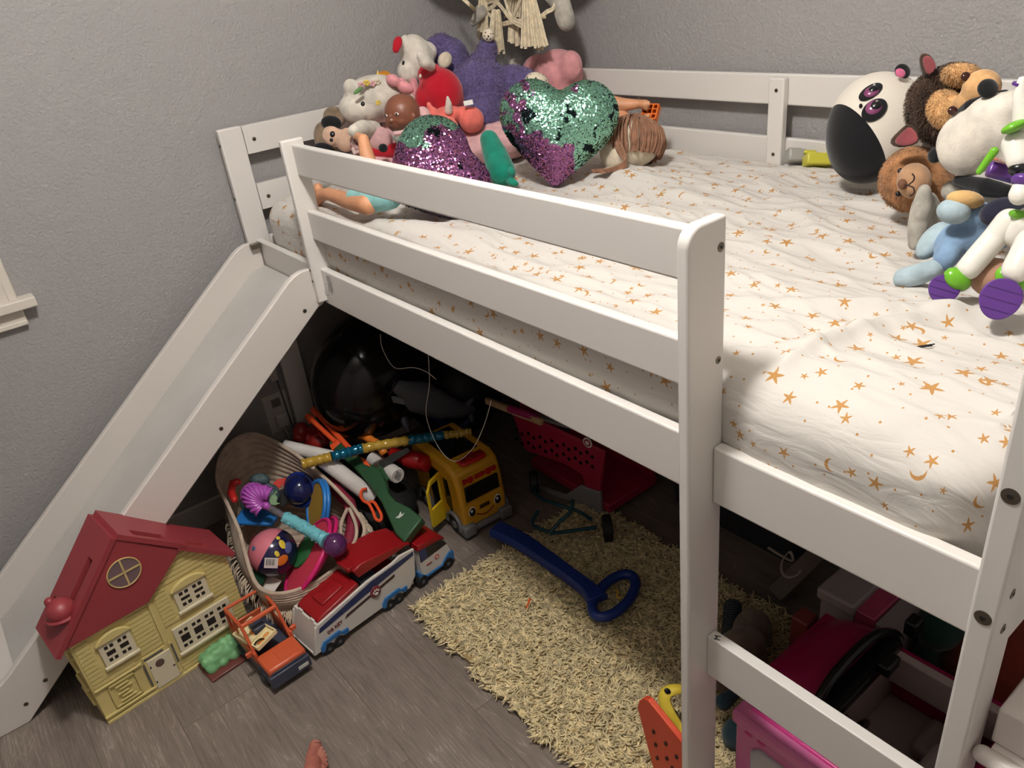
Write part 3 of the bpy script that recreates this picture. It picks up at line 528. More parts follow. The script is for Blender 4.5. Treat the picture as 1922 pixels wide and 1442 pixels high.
# ---- sequin hearts
def sequin(name, rgb, var):
    m = mat(name, rgb, 0.16, 0.92); nt = m.node_tree; N = nt.nodes; g = N.new('ShaderNodeNewGeometry'); h = N.new('ShaderNodeHueSaturation'); h.inputs['Color'].default_value = lin(rgb)
    a = N.new('ShaderNodeMath'); a.operation = 'MULTIPLY_ADD'; a.inputs[1].default_value = var; a.inputs[2].default_value = 0.5 - var / 2; nt.links.new(g.outputs['Random Per Island'], a.inputs[0]); nt.links.new(a.outputs[0], h.inputs['Hue'])
    nt.links.new(h.outputs[0], N['Principled BSDF'].inputs['Base Color']); return m
STEAL = sequin('teal_sequin', (148, 204, 180), 0.04); SPURP = sequin('purple_sequin', (176, 112, 166), 0.2); SBLK = sequin('dark_sequin', (30, 42, 44), 0.1)
HCL = mat('dark_heart_cloth', (30, 26, 36), 0.8)
def heart(label, c, nrm, updir, size, thick, teal, n=11000, hollow=0.0):
    c = np.array(c, float); nrm = np.array(nrm, float); nrm /= np.linalg.norm(nrm); up = np.array(updir, float); up -= nrm * (up @ nrm); up /= np.linalg.norm(up); ri = np.cross(up, nrm)
    t = thing('heart_pillow', label, 'pillow', tuple(c), 0, 'reversible sequin heart pillows')
    def out(a):    # heart outline, unit half width
        x = 16 * math.sin(a) ** 3; y = 13 * math.cos(a) - 5 * math.cos(2 * a) - 2 * math.cos(3 * a) - math.cos(4 * a) + 2.5; ex = 14.5 * math.sin(a); ey = 13.5 * math.cos(a); w = hollow; return (x * (1 - w) + ex * w) / 16.0, (y * (1 - w) + ey * w) / 16.0
    def pt(a, s, side):
        x, y = out(a); k = (1 - s ** 2.6) ** 0.62; wob = 1 + 0.12 * noise.noise(Vector((x * s * 2.2, y * s * 2.2, size * 9 + side)))
        return c + (ri * x * s + up * y * s) * size + nrm * side * thick * k * wob
    mb = MB(); na, ns = 72, 22
    for side in (1, -1): mb.grid(lambda u, v, sd=side: pt(u * 2 * PI, math.sin(v * PI / 2), sd), na, ns, closed_u=True)
    build(mb, 'cover', HCL, t, world=True)
    for nm, m, sel in (('teal_sequins', STEAL, 0), ('purple_sequins', SPURP, 1), ('dark_sequins', SBLK, 2)):
        vs = []; fs = []; R2 = random.Random(7)
        for _ in range(n):
            a = R2.uniform(0, 2 * PI); s = math.sqrt(R2.random()); side = 1 if R2.random() < 0.72 else -1; rj = [R2.gauss(0, 1) for _ in range(4)]
            x, y = out(a); x *= s; y *= s
            if R2.random() > math.hypot(*out(a)) / 1.05 + .1: continue
            k = teal(x, y, noise.noise(Vector((x * 2.6 + size, y * 2.6, side))) + 0.35 * noise.noise(Vector((x * 9, y * 9, 4))) + rj[0] * 0.03)
            if k != sel: continue
            s = min(s, 0.985); p = pt(a, s, side); e = 0.02; p1 = pt(a + e, s, side); p2 = pt(a, max(0, s - e), side)
            nn = np.cross(p1 - p, p2 - p); L_ = np.linalg.norm(nn)
            if L_ < 1e-12: continue
            nn = nn / L_; nn = nn if nn @ nrm * side > 0 or s > 0.97 else -nn
            if s > .97 and nn @ (p - c) < 0: nn = -nn
            jit = 0.16 if sel == 0 else 0.26; nn = nn + np.array(rj[1:4]) * jit; nn /= np.linalg.norm(nn); u = np.cross(nn, (0.3, 0.2, 0.9)); u /= np.linalg.norm(u); w = np.cross(nn, u); p = p + nn * 0.0015; o = len(vs); rr = 0.0026
            for q_ in range(6): an = q_ * PI / 3; vs.append(tuple(p + (u * math.cos(an) + w * math.sin(an)) * rr))
            fs.append(tuple(range(o, o + 6)))
        mb = MB(); mb.v = vs; mb.f = fs; mb.m = [0] * len(fs); o = build(mb, nm, m, t, world=True, smooth=False); o['kind'] = 'stuff'
    return t
c2 = at(1048, 240, ('y', 0.60)); n2 = (CAM - c2); n2 /= np.linalg.norm(n2)
def t2(x, y, q): return 1 if (y < -0.18 + 0.3 * q and -0.55 < x + .15 * q < 0.30 + .2 * q) or (x < -0.5 and -0.1 < y + q < 0.35) or (q > 0.42 and y > .2 and x < .3) else 2 if (q < -0.36 or (x < -0.5 and y < -0.05)) else 0
heart('upright teal green sequin heart pillow with a purple patch at its point', c2 + RC[2] * 0.02, n2 + np.array([-.1, 0, 0.05]), basis_cam(math.radians(-4))[:, 1], 117 * mpp(c2), 0.062, t2, 16000, 0.38)
c1 = at(820, 322, ('y', 0.26)); n1 = (CAM - c1); n1 /= np.linalg.norm(n1)
def t1(x, y, q): return 0 if (x < -0.45 + .3 * q and y > -.3) or (q > 0.38 and x < .2) else 2 if (q < -0.42) else 1
heart('tipped over purple sequin heart pillow with teal edge lying behind guard rail', c1, n1 + np.array([0.1, 0.15, 0.55]), basis_cam(math.radians(-58))[:, 1], 114 * mpp(c1), 0.065, t1, 13000, 0.55)

# yarn-haired doll on the back rail side
t = toy('rag_doll', 'rag doll with thick light brown yarn hair slumped beside the green heart', 'doll', 1195, 300, ('y', .80))
b = MB(); hc = EL(b, 1188, 268, ('y', .80), 52, 46, 0, 46); EL(b, 1150, 290, ('y', .74), 24, 32, 20); build(b, 'head', CREAM, t, world=True, remesh=0.006, relax=3)
HAIR = mat('brown_yarn', (160, 116, 90), 0.85, bump=0.6, bscale=420, var=0.2, vscale=60); b = MB(); k = mpp(hc); crown = hc + basis_cam() @ np.array([-4 * k, 46 * k, -12 * k])
for i in range(150):
    th = RNG.uniform(-2.9, 1.3); r = RNG.uniform(0.93, 1.10); B = basis_cam(); ds = []
    side = np.array([math.cos(th), 0, math.sin(th)])
    for s in np.linspace(0.05, 1.0, 9):
        ph = s * (2.15 + RNG.uniform(-.02, .02)); d = np.array([side[0] * math.sin(ph) * 56, math.cos(ph) * 46, side[2] * math.sin(ph) * 50]) * k * r
        ds.append(hc + B @ d + np.array([0, 0, -0.004 * s]) + RNG.normal(size=3) * 0.0012)
    b.tube(smoothpath(ds, 2), 0.0026, 5)
for i in range(26):
    y0 = RNG.uniform(-8, 8); b.tube(smoothpath([at(1160 + RNG.uniform(-6, 6), 272 + y0, ('y', .72)), at(1175, 305 + y0, ('y', .71)), at(1150, 318 + y0 * .4, ('y', .68)), at(1110 + i, 322 + y0 * 0.3, ('y', .64))], 3), 0.0026, 5)
build(b, 'yarn_hair', HAIR, t, world=True)
t = toy('baby_doll', 'tan vinyl doll arm reaching out past the green heart towards orange block', 'doll', 1190, 200, ('y', .9))
b = MB(); LM(b, [(1150, 196, ('y', .86), 16), (1175, 197, ('y', .88), 12), (1200, 195, ('y', .90), 8), (1211, 196, ('y', .90), 9)]); EL(b, 1213, 203, ('y', .90), 6, 5); EL(b, 1217, 195, ('y', .90), 4, 6); LM(b, [(1120, 215, ('y', .84), 30), (1150, 225, ('y', .85), 18), (1200, 224, ('y', .89), 6), (1216, 218, ('y', .9), 5)])
build(b, 'body', SKIN, t, world=True, remesh=0.003, relax=3)
t = toy('toy_waffle', 'orange plastic waffle-shaped toy block held by a doll hand', 'toy', 1220, 212, ('y', .92)); c = at(1221, 212, ('y', .92)); B = basis_cam(math.radians(-12)) @ eul(0.1, 0.5, 0)
b = MB(); k = mpp(c)
for i in range(4): o_ = (i - 1.5) * 9.5 * k; b.obox(c + B @ np.array([o_, 0, 0]), (2.6 * k, 30 * k, 14 * k), B); b.obox(c + B @ np.array([0, o_, 0]), (30 * k, 2.6 * k, 14 * k), B)
b.obox(c + RC[2] * 6 * k, (30 * k, 30 * k, 2 * k), B, mi=1); build(b, 'waffle', [plastic('orange_plastic_block', (222, 110, 36)), plastic('dark_orange_block', (120, 44, 14))], t, world=True, bevel=0.0008)

# ================================================================ MACRAME TOY HAMMOCK
hm = thing('toy_hammock', 'cream macrame corner hammock with rope tassels hanging above the bed', 'hammock', (0.3, 0.85, 1.5))
CORD = mat('cotton_cord', (238, 222, 190), 0.9, bump=0.8, bscale=300, var=0.14, vscale=80)
b = MB()
def cord(pts, n=2, w=0.0035):
    for i in range(n):
        of = np.array([0, 0, (i - (n - 1) / 2) * 0.0062]); b.tube(smoothpath([np.array(p) + of for p in pts], 5), w, 6)
pA = [at(860, -8, ('y', .84)), at(895, 22, ('y', .84)), at(925, 8, ('y', .84)), at(963, 40, ('y', .84)), at(985, 2, ('y', .84)), at(1035, 22, ('y', .84)), at(1050, -6, ('y', .84))]
cord([at(845, -25, ('x', .18)), at(880, 8, ('x', .26)), at(893, 20, ('y', .84))]); cord([at(893, 20, ('y', .84)), at(928, 2, ('y', .84)), at(960, 38, ('y', .84)), at(985, 52, ('y', .84))])
cord([at(912, 20, ('y', .84)), at(932, 6, ('y', .84)), at(944, -30, ('y', .84))]); cord([at(960, 38, ('y', .84)), at(975, 5, ('y', .84)), at(990, -30, ('y', .84))]); cord([at(915, 22, ('y', .84)), at(935, 45, ('y', .86)), at(960, 40, ('y', .84))])
cord([at(945, -10, ('y', .84)), at(962, 34, ('y', .84)), at(1000, 46, ('y', .84))]); cord([at(1000, 46, ('y', .86)), at(1024, 24, ('y', .88)), at(1040, 12, ('y', .9)), at(1040, -30, ('y', .95))]); cord([at(930, 50, ('y', .86)), at(960, 42, ('y', .84)), at(1024, 30, ('y', .88))])
for k in range(14):   # net going up to the wall hooks
    u = k / 13; q0 = (0.06 + 0.60 * u, 0.55 + 0.50 * u, 1.80); q1 = (0.17 + 0.26 * u, 0.80 + 0.10 * u, 1.47); cord([q0, ((q0[0] + q1[0]) / 2, (q0[1] + q1[1]) / 2 - 0.02, 1.60), q1], 1)
b.tube(smoothpath([(0.01, 0.42, 1.84), (0.22, 0.62, 1.80), (0.46, 0.88, 1.80), (0.72, 1.10, 1.84)], 8), 0.006, 8)
build(b, 'net', CORD, hm, world=True)
def tassel(px0, py0, px1, py1, y, w0, w1, n=11):
    b = MB(); a = at(px0, py0, ('y', y)); c = at(px1, py1, ('y', y)); k = mpp(c); R_ = RC[0]
    for i in range(n):
        u = (i / (n - 1) - 0.5) * 2; dd = RC[2] * RNG.uniform(-6, 6) * k; e = c + R_ * u * w1 * k + dd - RC[1] * RNG.uniform(-4, 3) * k; s = a + R_ * u * w0 * k + dd * 0.4
        m_ = (s + e) / 2 + R_ * u * (w1 - w0) * 0.06 * k + RNG.normal(size=3) * 0.001; b.tube(smoothpath([s, m_, e], 3), [0.0036] * 6 + [0.0048], 6)
    build(b, 'tassel', CORD, hm, world=True)
tassel(907, -5, 906, 55, .83, 6, 9, 7); tassel(931, 18, 932, 97, .82, 6, 14, 9); tassel(902, 52, 902, 70, .86, 4, 5, 4); tassel(964, 46, 965, 82, .86, 7, 10, 8); tassel(992, -12, 1003, 88, .84, 9, 24, 14); tassel(1016, 60, 1012, 92, .87, 4, 6, 4); tassel(966, -14, 962, 30, .88, 10, 13, 8)
hk2 = thing('plush_toy', 'grey plush legs and body lying inside the macrame hammock, one leg hanging out', 'plush toy', (0.35, 0.85, 1.5))
b = MB(); b.ball((0.30, 0.84, 1.545), (0.19, 0.13, 0.095)); b.ball((0.20, 0.70, 1.60), (0.12, 0.11, 0.09)); b.ball((0.46, 0.90, 1.58), (0.13, 0.10, 0.08)); LM(b, [(1035, -20, ('y', .93), 22), (1052, 5, ('y', .93), 19), (1063, 40, ('y', .93), 18)]); LM(b, [(905, 20, ('x', .17), 14), (888, 43, ('x', .18), 7)])
build(b, 'body', GRYP, hk2, world=True, remesh=0.006, relax=4)

# ================================================================ TOYS AT THE FOOT OF THE BED
t = toy('plush_toy', 'egg-shaped panda plush with black back and large glittery eyes near back rail', 'plush toy', 1640, 335, ('y', .90))
p = ('y', .90); PB = basis_cam(math.radians(-25)); cP = at(1643, 242, p); kP = mpp(cP)
b = MB(); pr = (88 * kP, 105 * kP, 80 * kP); R_ = PB
b.grid(lambda u, v: cP + R_ @ np.array([pr[0] * math.sin(v * PI * 0.9999 + 1e-4) * math.cos(u * 2 * PI) * (1 + 0.10 * -math.cos(v * PI)), pr[1] * -math.cos(v * PI) * -1 * -1, pr[2] * math.sin(v * PI * 0.9999 + 1e-4) * math.sin(u * 2 * PI)]), 64, 48, closed_u=True)
PM = plush('panda_body', (222, 214, 200), 0.2, v=0.04); nt = PM.node_tree; N = nt.nodes; L = nt.links
geo = N.new('ShaderNodeTexCoord'); dt = N.new('ShaderNodeVectorMath'); dt.operation = 'DOT_PRODUCT'; L.new(geo.outputs['Object'], dt.inputs[0])
off = cP - np.array(ROOTM[t.name].translation); dn = -RC[0] * 0.845 + RC[1] * 0.534 - RC[2] * -0.05; dn /= np.linalg.norm(dn); dt.inputs[1].default_value = tuple(dn)
gt = N.new('ShaderNodeMath'); gt.operation = 'GREATER_THAN'; gt.inputs[1].default_value = float(dn @ off) + 42 * kP; L.new(dt.outputs['Value'], gt.inputs[0])
mx = N.new('ShaderNodeMixRGB'); mx.inputs[1].default_value = lin((222, 214, 200)); mx.inputs[2].default_value = lin((24, 24, 26)); L.new(gt.outputs[0], mx.inputs[0]); L.new(mx.outputs[0], N['Principled BSDF'].inputs['Base Color'])
build(b, 'body', PM, t, world=True)
def on_panda(px, py, rx, ry, roll, h, mi=0, mb=None):   # a patch sewn on the front surface
    a = ray(px, py); a = a / np.linalg.norm(a); o = R_.T @ (CAM - cP) / np.array(pr); d = R_.T @ a / np.array(pr)
    A_ = d @ d; B_ = o @ d; C_ = o @ o - 1; D_ = B_ * B_ - A_ * C_; s = (-B_ - math.sqrt(max(D_, 0))) / A_; P_ = CAM + a * s
    nn = R_ @ ((R_.T @ (P_ - cP)) / np.array(pr) ** 2); nn /= np.linalg.norm(nn); k = mpp(P_); cr = math.radians(roll); r0 = RC[0] * math.cos(cr) - RC[1] * math.sin(cr); u = r0 - nn * (r0 @ nn); u /= np.linalg.norm(u); v = np.cross(nn, u)
    mb.ball(P_ + nn * h * 0.3, (rx * k, ry * k, h), np.stack([u, v, nn], 1), 24, mi)
for q in ((1634, 173, 24, 15, 34, 1636, 174, 15, 12), (1641, 207, 25, 19, 40, 1640, 203, 16, 14)):
    b = MB(); on_panda(*q[:5], 0.004, 0, b); e = build(b, 'eye_patch', BLKF, t, world=True)
    b = MB(); on_panda(q[5], q[6], q[7], q[8], q[4], 0.0075, 0, b); build(b, 'iris', plastic('violet_glitter', (128, 66, 104), 0.2), e, world=True)
    b = MB(); on_panda(q[5] + 3, q[6] - 2, q[7] * .78, q[8] * .78, q[4], 0.009, 0, b); build(b, 'pupil', BLK, e, world=True)
    b = MB(); on_panda(q[5] + 5, q[6] - 8, 3.2, 2.2, 20, 0.0096, 0, b); build(b, 'glint', EYEW, e, world=True)
b = MB(); on_panda(1616, 200, 3.2, 4.2, -20, 0.006, 0, b); build(b, 'nose', BLK, t, world=True)
b = MB(); b.tube([at(x, y, ('y', .835)) for x, y in ((1612, 202), (1608, 204), (1604, 201))], 0.0009, 6); b.tube([at(x, y, ('y', .835)) for x, y in ((1608, 204), (1607, 208))], 0.0009, 6); build(b, 'mouth', BLKF, t, world=True)
b = MB(); EL(b, 1694, 134, ('y', .93), 15, 14, -35, 6); e = build(b, 'ear', BLKF, t, world=True); b = MB(); EL(b, 1690, 137, ('y', .90), 10, 8, -35, 4); build(b, 'inner_ear', plush('hot_pink_felt', (222, 112, 150), 0.2), e, world=True)

t = toy('toy_vehicle', 'grey and yellow plastic toy lying by the back rail behind the panda', 'toy', 1510, 308, ('y', 1.04)); p = ('y', 1.035)
c = at(1494, 294, p); B = basis_cam(math.radians(-3)); k = mpp(c); b = MB(); b.obox(c, (36 * k, 24 * k, 30 * k), B); build(b, 'scoop', plastic('grey_plastic', (158, 156, 150)), t, world=True, bevel=0.006)
b = MB(); b.obox(at(1490, 284, p), (26 * k, 9 * k, 20 * k), B); build(b, 'scoop_lip', MATS['grey_plastic'], t, world=True, bevel=0.003)
b = MB(); b.obox(at(1534, 301, p), (46 * k, 22 * k, 30 * k), B); b.obox(at(1520, 286, p), (22 * k, 7 * k, 12 * k), B); build(b, 'body', plastic('olive_yellow_plastic', (196, 190, 66)), t, world=True, bevel=0.004)

# brown dog plush
BRN = plush('dark_brown_plush', (82, 60, 46), 0.8, 180, 0.35); TAN = plush('tan_plush', (220, 172, 118), 0.6, 180, 0.18); MAR = plush('maroon_felt', (150, 76, 80), 0.3)
t = toy('plush_toy', 'brown and tan plush dog head with maroon ears, tallest toy on the right', 'plush toy', 1770, 300, ('y', .74)); p = ('y', .74); q = []; F1 = MB()
def EQ(px, py, pl, rx, ry, roll=0, rd=None):
    c = at(px, py, pl); k = mpp(c); q.append((c, (rx * k, ry * k, (rd or (rx + ry) / 2) * k), basis_cam(math.radians(roll)))); F1.ball(*q[-1])
EQ(1768, 198, p, 62, 68, 10, 56); EQ(1790, 150, p, 48, 28, 0, 40); EQ(1800, 240, p, 50, 44, 0, 44)
build(F1, 'head', BRN, t, world=True, remesh=0.006, relax=3); tufts(q, 13000, 0.008, 0.0007, 'fur', mat('brown_fur', (92, 68, 52), 0.7, var=0.5, vscale=25), t)
k = mpp(at(1768, 198, p)); F2 = MB(); q = []
def ET(px, py, y, rx, ry, roll=0, rd=None):
    c = at(px, py, ('y', y)); k = mpp(c); q.append((c, (rx * k, ry * k, (rd or (rx + ry) / 2) * k), basis_cam(math.radians(roll)))); F2.ball(*q[-1])
ET(1805, 140, .70, 36, 20, -8, 22); ET(1775, 204, .66, 32, 36, 20, 22); ET(1842, 165, .66, 34, 34, 0, 34); ET(1822, 190, .66, 30, 24, 20, 26)
build(F2, 'face', TAN, t, world=True, remesh=0.005, relax=3); tufts(q[:2], 4600, 0.006, 0.0006, 'face_fur', mat('tan_fur', (224, 180, 126), 0.7, var=0.2, vscale=25), t)
b = MB(); EL(b, 1854, 166, ('y', .585), 19, 18, 0, 12); build(b, 'nose', BLKF, t, world=True)
for px, py, y in ((1813, 144, .645), (1788, 208, .585)):
    b = MB(); EL(b, px, py, ('y', y), 9, 9, 0, 6); build(b, 'eye', mat('brown_button_eye', (58, 30, 22), 0.12), t, world=True)
def ear(pts, pl, depth):
    b = MB(); P = [at(x, y, pl) for x, y in pts]; c = sum(P) / len(P); n = len(P); nrm = RC[2]
    vs = [p_ for p_ in P] + [p_ + nrm * depth for p_ in P] + [c + nrm * depth * 0.6, c + nrm * depth * 1.7]; b.add(vs, [(i, (i + 1) % n, 2 * n) for i in range(n)] + [((i + 1) % n + n, i + n, 2 * n + 1) for i in range(n)] + [(i, i + n, (i + 1) % n + n, (i + 1) % n) for i in range(n)]); return b
e1 = [(1729, 100), (1728, 108), (1733, 130), (1742, 150), (1762, 128), (1760, 118), (1752, 104), (1740, 94)]; e2 = [(1668, 268), (1680, 252), (1698, 236), (1712, 222), (1738, 262), (1718, 272), (1690, 278)]
for pts, y in ((e1, .70), (e2, .64)): o = build(ear(pts, ('y', y), 0.012), 'ear', BRN, t, world=True, sub=1); build(ear([(x * .8 + sum(a for a, _ in pts) / len(pts) * .2 + 2, yy * .8 + sum(a for _, a in pts) / len(pts) * .2 + 2) for x, yy in pts], ('y', y - .01), 0.006), 'inner_ear', MAR, o, world=True, sub=1)

# tan bear
t = toy('plush_toy', 'tan teddy bear head lying sideways below the brown dog plush', 'plush toy', 1715, 395, ('y', .70)); p = ('y', .72); F1 = MB(); q = []
EQ(1712, 336, p, 58, 60, 0, 56); EQ(1745, 350, p, 44, 44, 0, 44)
TB_ = plush('teddy_plush', (182, 130, 88), 0.7, 200, 0.25); build(F1, 'head', TB_, t, world=True, remesh=0.006, relax=3); tufts(q, 10000, 0.005, 0.0006, 'fur', mat('teddy_fur', (196, 144, 98), 0.7, var=0.3, vscale=30), t)
b = MB(); EL(b, 1716, 340, ('y', .645), 31, 34, 10, 26); m_ = build(b, 'muzzle', plush('beige_muzzle', (186, 146, 112), 0.2), t, world=True)
b = MB(); EL(b, 1694, 346, ('y', .615), 9, 10, 20, 7); build(b, 'nose', mat('brown_felt', (112, 74, 52), 0.8), m_, world=True)
b = MB(); b.tube(smoothpath([at(x, y, ('y', .60)) for x, y in ((1712, 326), (1716, 332), (1714, 340), (1705, 348), (1714, 352), (1716, 362), (1708, 368))], 4), 0.0013, 6); b.tube([at(1705, 348, ('y', .60)), at(1698, 347, ('y', .605))], 0.0013, 6); build(b, 'mouth', mat('dark_thread', (52, 30, 24), 0.8), m_, world=True)
for px, py in ((1690, 321), (1686, 364)): b = MB(); EL(b, px, py, ('y', .640), 5.5, 5.5, 0, 4, seg=14); build(b, 'eye', BLK, t, world=True)

# white plush head with dark band, plain
t = toy('plush_toy', 'plain white plush head with black tip and a black felt band above', 'plush toy', 1840, 320, ('y', .60)); p = ('y', .60)
b = MB(); EL(b, 1822, 268, p, 60, 64, -15, 56); EL(b, 1870, 240, p, 66, 66, 0, 54); EL(b, 1900, 205, p, 42, 36, 0, 40); EL(b, 1905, 280, p, 40, 50, 0, 44); build(b, 'head', WHP, t, world=True, remesh=0.006, relax=8)
b = MB(); LM(b, [(1797, 218, ('y', .62), 10), (1822, 200, ('y', .60), 14), (1858, 190, ('y', .60), 15), (1885, 176, ('y', .62), 9)]); build(b, 'band', BLKF, t, world=True, remesh=0.004, relax=3)
b = MB(); EL(b, 1755, 292, ('y', .575), 13, 14); build(b, 'tip', BLKF, t, world=True)
b = MB(); LM(b, [(1800, 340, ('y', .58), 12), (1850, 352, ('y', .56), 18), (1890, 360, ('y', .56), 14)]); build(b, 'collar', BLKF, t, world=True, remesh=0.004, relax=3)

t = toy('plush_toy', 'grey-white plush foot standing in front of the tan teddy bear', 'plush toy', 1730, 470, ('y', .60)); p = ('y', .60)
b = MB(); LM(b, [(1735, 358, p, 13), (1730, 392, p, 20), (1722, 432, ('y', .58), 19), (1718, 458, ('y', .575), 14)]); LM(b, [(1742, 375, ('y', .62), 16), (1760, 412, ('y', .64), 18), (1752, 440, ('y', .64), 15)]); EL(b, 1728, 400, ('y', .585), 16, 20)
build(b, 'foot', GRYP, t, world=True, remesh=0.005, relax=4)

LB = plush('light_blue_plush', (178, 198, 206), 0.6, 150); BL = plush('blue_plush', (136, 166, 198), 0.4); NVP = plush('navy_plush', (40, 40, 58), 0.3)
t = toy('plush_toy', 'light blue plush animal lying on the sheet behind white plastic legs', 'plush toy', 1790, 500, ('y', .50))
b = MB(); EL(b, 1815, 448, ('y', .52), 66, 40, 22, 42); EL(b, 1840, 405, ('y', .52), 42, 26, -12, 28); EL(b, 1778, 478, ('y', .47), 24, 34, -25, 24); EL(b, 1860, 430, ('y', .55), 46, 44); build(b, 'body', BL, t, world=True, remesh=0.005, relax=5)
b = MB(); EL(b, 1790, 397, ('y', .475), 31, 24, -10, 22); build(b, 'paw', LB, t, world=True); b = MB(); LM(b, [(1752, 505, ('y', .45), 19), (1725, 515, ('y', .45), 21), (1696, 523, ('y', .45), 20)]); build(b, 'paw', LB, t, world=True, remesh=0.005, relax=3)
b = MB(); EL(b, 1752, 452, ('y', .50), 22, 42, -38, 26); build(b, 'belly', LB, t, world=True)
b = MB(); EL(b, 1812, 375, ('y', .49), 35, 17, -8, 20); build(b, 'patch', plush('straw_plush', (226, 184, 122), 0.4), t, world=True); b = MB(); EL(b, 1885, 398, ('y', .49), 46, 28, 10, 26); build(b, 'ear', NVP, t, world=True)
t = toy('plush_toy', 'beige plush paw on the sheet between the two purple soles', 'plush toy', 1870, 560, ('y', .42))
b = MB(); EL(b, 1862, 520, ('y', .46), 38, 36, 20); build(b, 'paw', plush('beige_paw', (192, 148, 122), 0.5), t, world=True)
t = toy('plush_toy', 'grey plush scrap behind the light blue plush and under white head', 'plush toy', 1790, 365, ('y', .62))
b = MB(); EL(b, 1795, 360, ('y', .62), 28, 22, -20); EL(b, 1850, 366, ('y', .60), 40, 18); build(b, 'body', GRYP, t, world=True, remesh=0.005, relax=3)

# white space-robot figure: plain stand-in
WP = plastic('glossy_white_plastic', (232, 228, 218), 0.18); PP = plastic('purple_plastic', (92, 52, 132), 0.3); GP = plastic('lime_plastic', (108, 176, 44), 0.25); GY = plastic('mid_grey_plastic', (120, 122, 120), 0.25)
t = toy('toy_robot', 'glossy white toy robot with purple soles and lime green trim lying on its back', 'toy figure', 1850, 560, ('y', .40))
def leg(pts, sole, srx, sry, sroll, band):
    b = MB(); Q = LM(b, pts); o = build(b, 'leg', WP, t, world=True, remesh=0.003, relax=2)
    b = MB(); EL(b, *band, -35, 16); build(b, 'ankle_band', GP, o, world=True)
    c = at(*sole); k = mpp(c); B = basis_cam(math.radians(sroll)) @ eul(-0.25, 0.25, 0); b = MB()
    b.tube([c + B @ np.array([0, 0, h * k]) for h in (14, 4, 0, -1)], [1] * 4, 4); b.v = []; b.f = []; b.m = []
    for j, (h, s_) in enumerate(((16, .92), (3, 1.0), (0, 1.0), (-2, .95))):
        for i in range(36): a = i * PI / 18; b.v.append(tuple(c + B @ np.array([srx * s_ * k * math.cos(a) * (1 + .08 * math.sin(a)), sry * s_ * k * math.sin(a), h * k])))
    for j in range(3):
        for i in range(36): b.f.append((j * 36 + i, j * 36 + (i + 1) % 36, j * 36 + 36 + (i + 1) % 36, j * 36 + 36 + i))
    b.f += [tuple(range(36))[::-1], tuple(range(108, 144))]; b.m = [0] * len(b.f); so = build(b, 'sole', PP, o, world=True)
    for v_ in (-.55, -.05, .45):
        b = MB(); w = math.sqrt(1 - v_ * v_) * srx * .92 * k; b.obox(c + B @ np.array([0, v_ * sry * k, -2.2 * k]), (2 * w, 1.2 * k, 0.6 * k), B); b_ = build(b, 'tread_line', mat('dark_purple', (52, 28, 84), 0.5), o, world=True, smooth=False)
leg([(1893, 416, ('y', .47), 25), (1868, 446, ('y', .46), 23), (1840, 478, ('y', .44), 23), (1818, 504, ('y', .425), 22)], (1772, 543, ('y', .395)), 27, 27, -20, (1797, 524, ('y', .412), 27, 20))
leg([(1935, 455, ('y', .42), 28), (1920, 486, ('y', .40), 27), (1908, 506, ('y', .39), 26)], (1878, 562, ('y', .36)), 36, 39, -20, (1897, 524, ('y', .40), 31, 23))
b = MB(); LM(b, [(1912, 438, ('y', .47), 30), (1935, 420, ('y', .47), 34)]); build(b, 'hip', WP, t, world=True, remesh=0.004, relax=2); b = MB(); EL(b, 1912, 404, ('y', .455), 18, 9, -20, 14); build(b, 'belt', GP, t, world=True)
b = MB(); c = at(1882, 322, ('y', .50)); k = mpp(c); B = basis_cam(math.radians(-22)) @ eul(0, .3, 0); b.obox(c, (52 * k, 30 * k, 24 * k), B); build(b, 'chest_panel', PP, t, world=True, bevel=0.004)
b = MB(); b.obox(at(1880, 303, ('y', .49)), (30 * k, 4 * k, 8 * k), B); build(b, 'stripe', mat('striped_label', (206, 80, 60), 0.5, var=1, vscale=90, rgb2=(232, 226, 214)), t, world=True, smooth=False)
b = MB(); LM(b, [(1866, 284, ('y', .47), 8), (1838, 322, ('y', .46), 6)]); build(b, 'wing_edge', GP, t, world=True)
b = MB(); LM(b, [(1905, 270, ('y', .48), 24), (1912, 300, ('y', .47), 22)]); build(b, 'upper_arm', WP, t, world=True, remesh=0.004, relax=2); b = MB(); EL(b, 1914, 318, ('y', .465), 20, 14, 0, 18); build(b, 'elbow', BLK, t, world=True)
b = MB(); LM(b, [(1922, 345, ('y', .45), 18), (1914, 366, ('y', .44), 20)]); a_ = build(b, 'forearm', WP, t, world=True, remesh=0.004, relax=2); b = MB(); EL(b, 1920, 340, ('y', .445), 21, 12, -25, 20); build(b, 'forearm_band', PP, a_, world=True)
b = MB(); EL(b, 1904, 238, ('y', .47), 24, 10, 22, 20); build(b, 'shoulder_trim', GP, t, world=True); b = MB(); LM(b, [(1925, 235, ('y', .50), 22), (1915, 178, ('y', .50), 14), (1919, 150, ('y', .5), 9)]); build(b, 'shoulder', WP, t, world=True, remesh=0.004, relax=2)
b = MB(); b.cyl(at(1910, 160, ('y', .5)), at(1912, 155, ('y', .5)), 0.0075); build(b, 'shoulder_ring', PP, t, world=True)
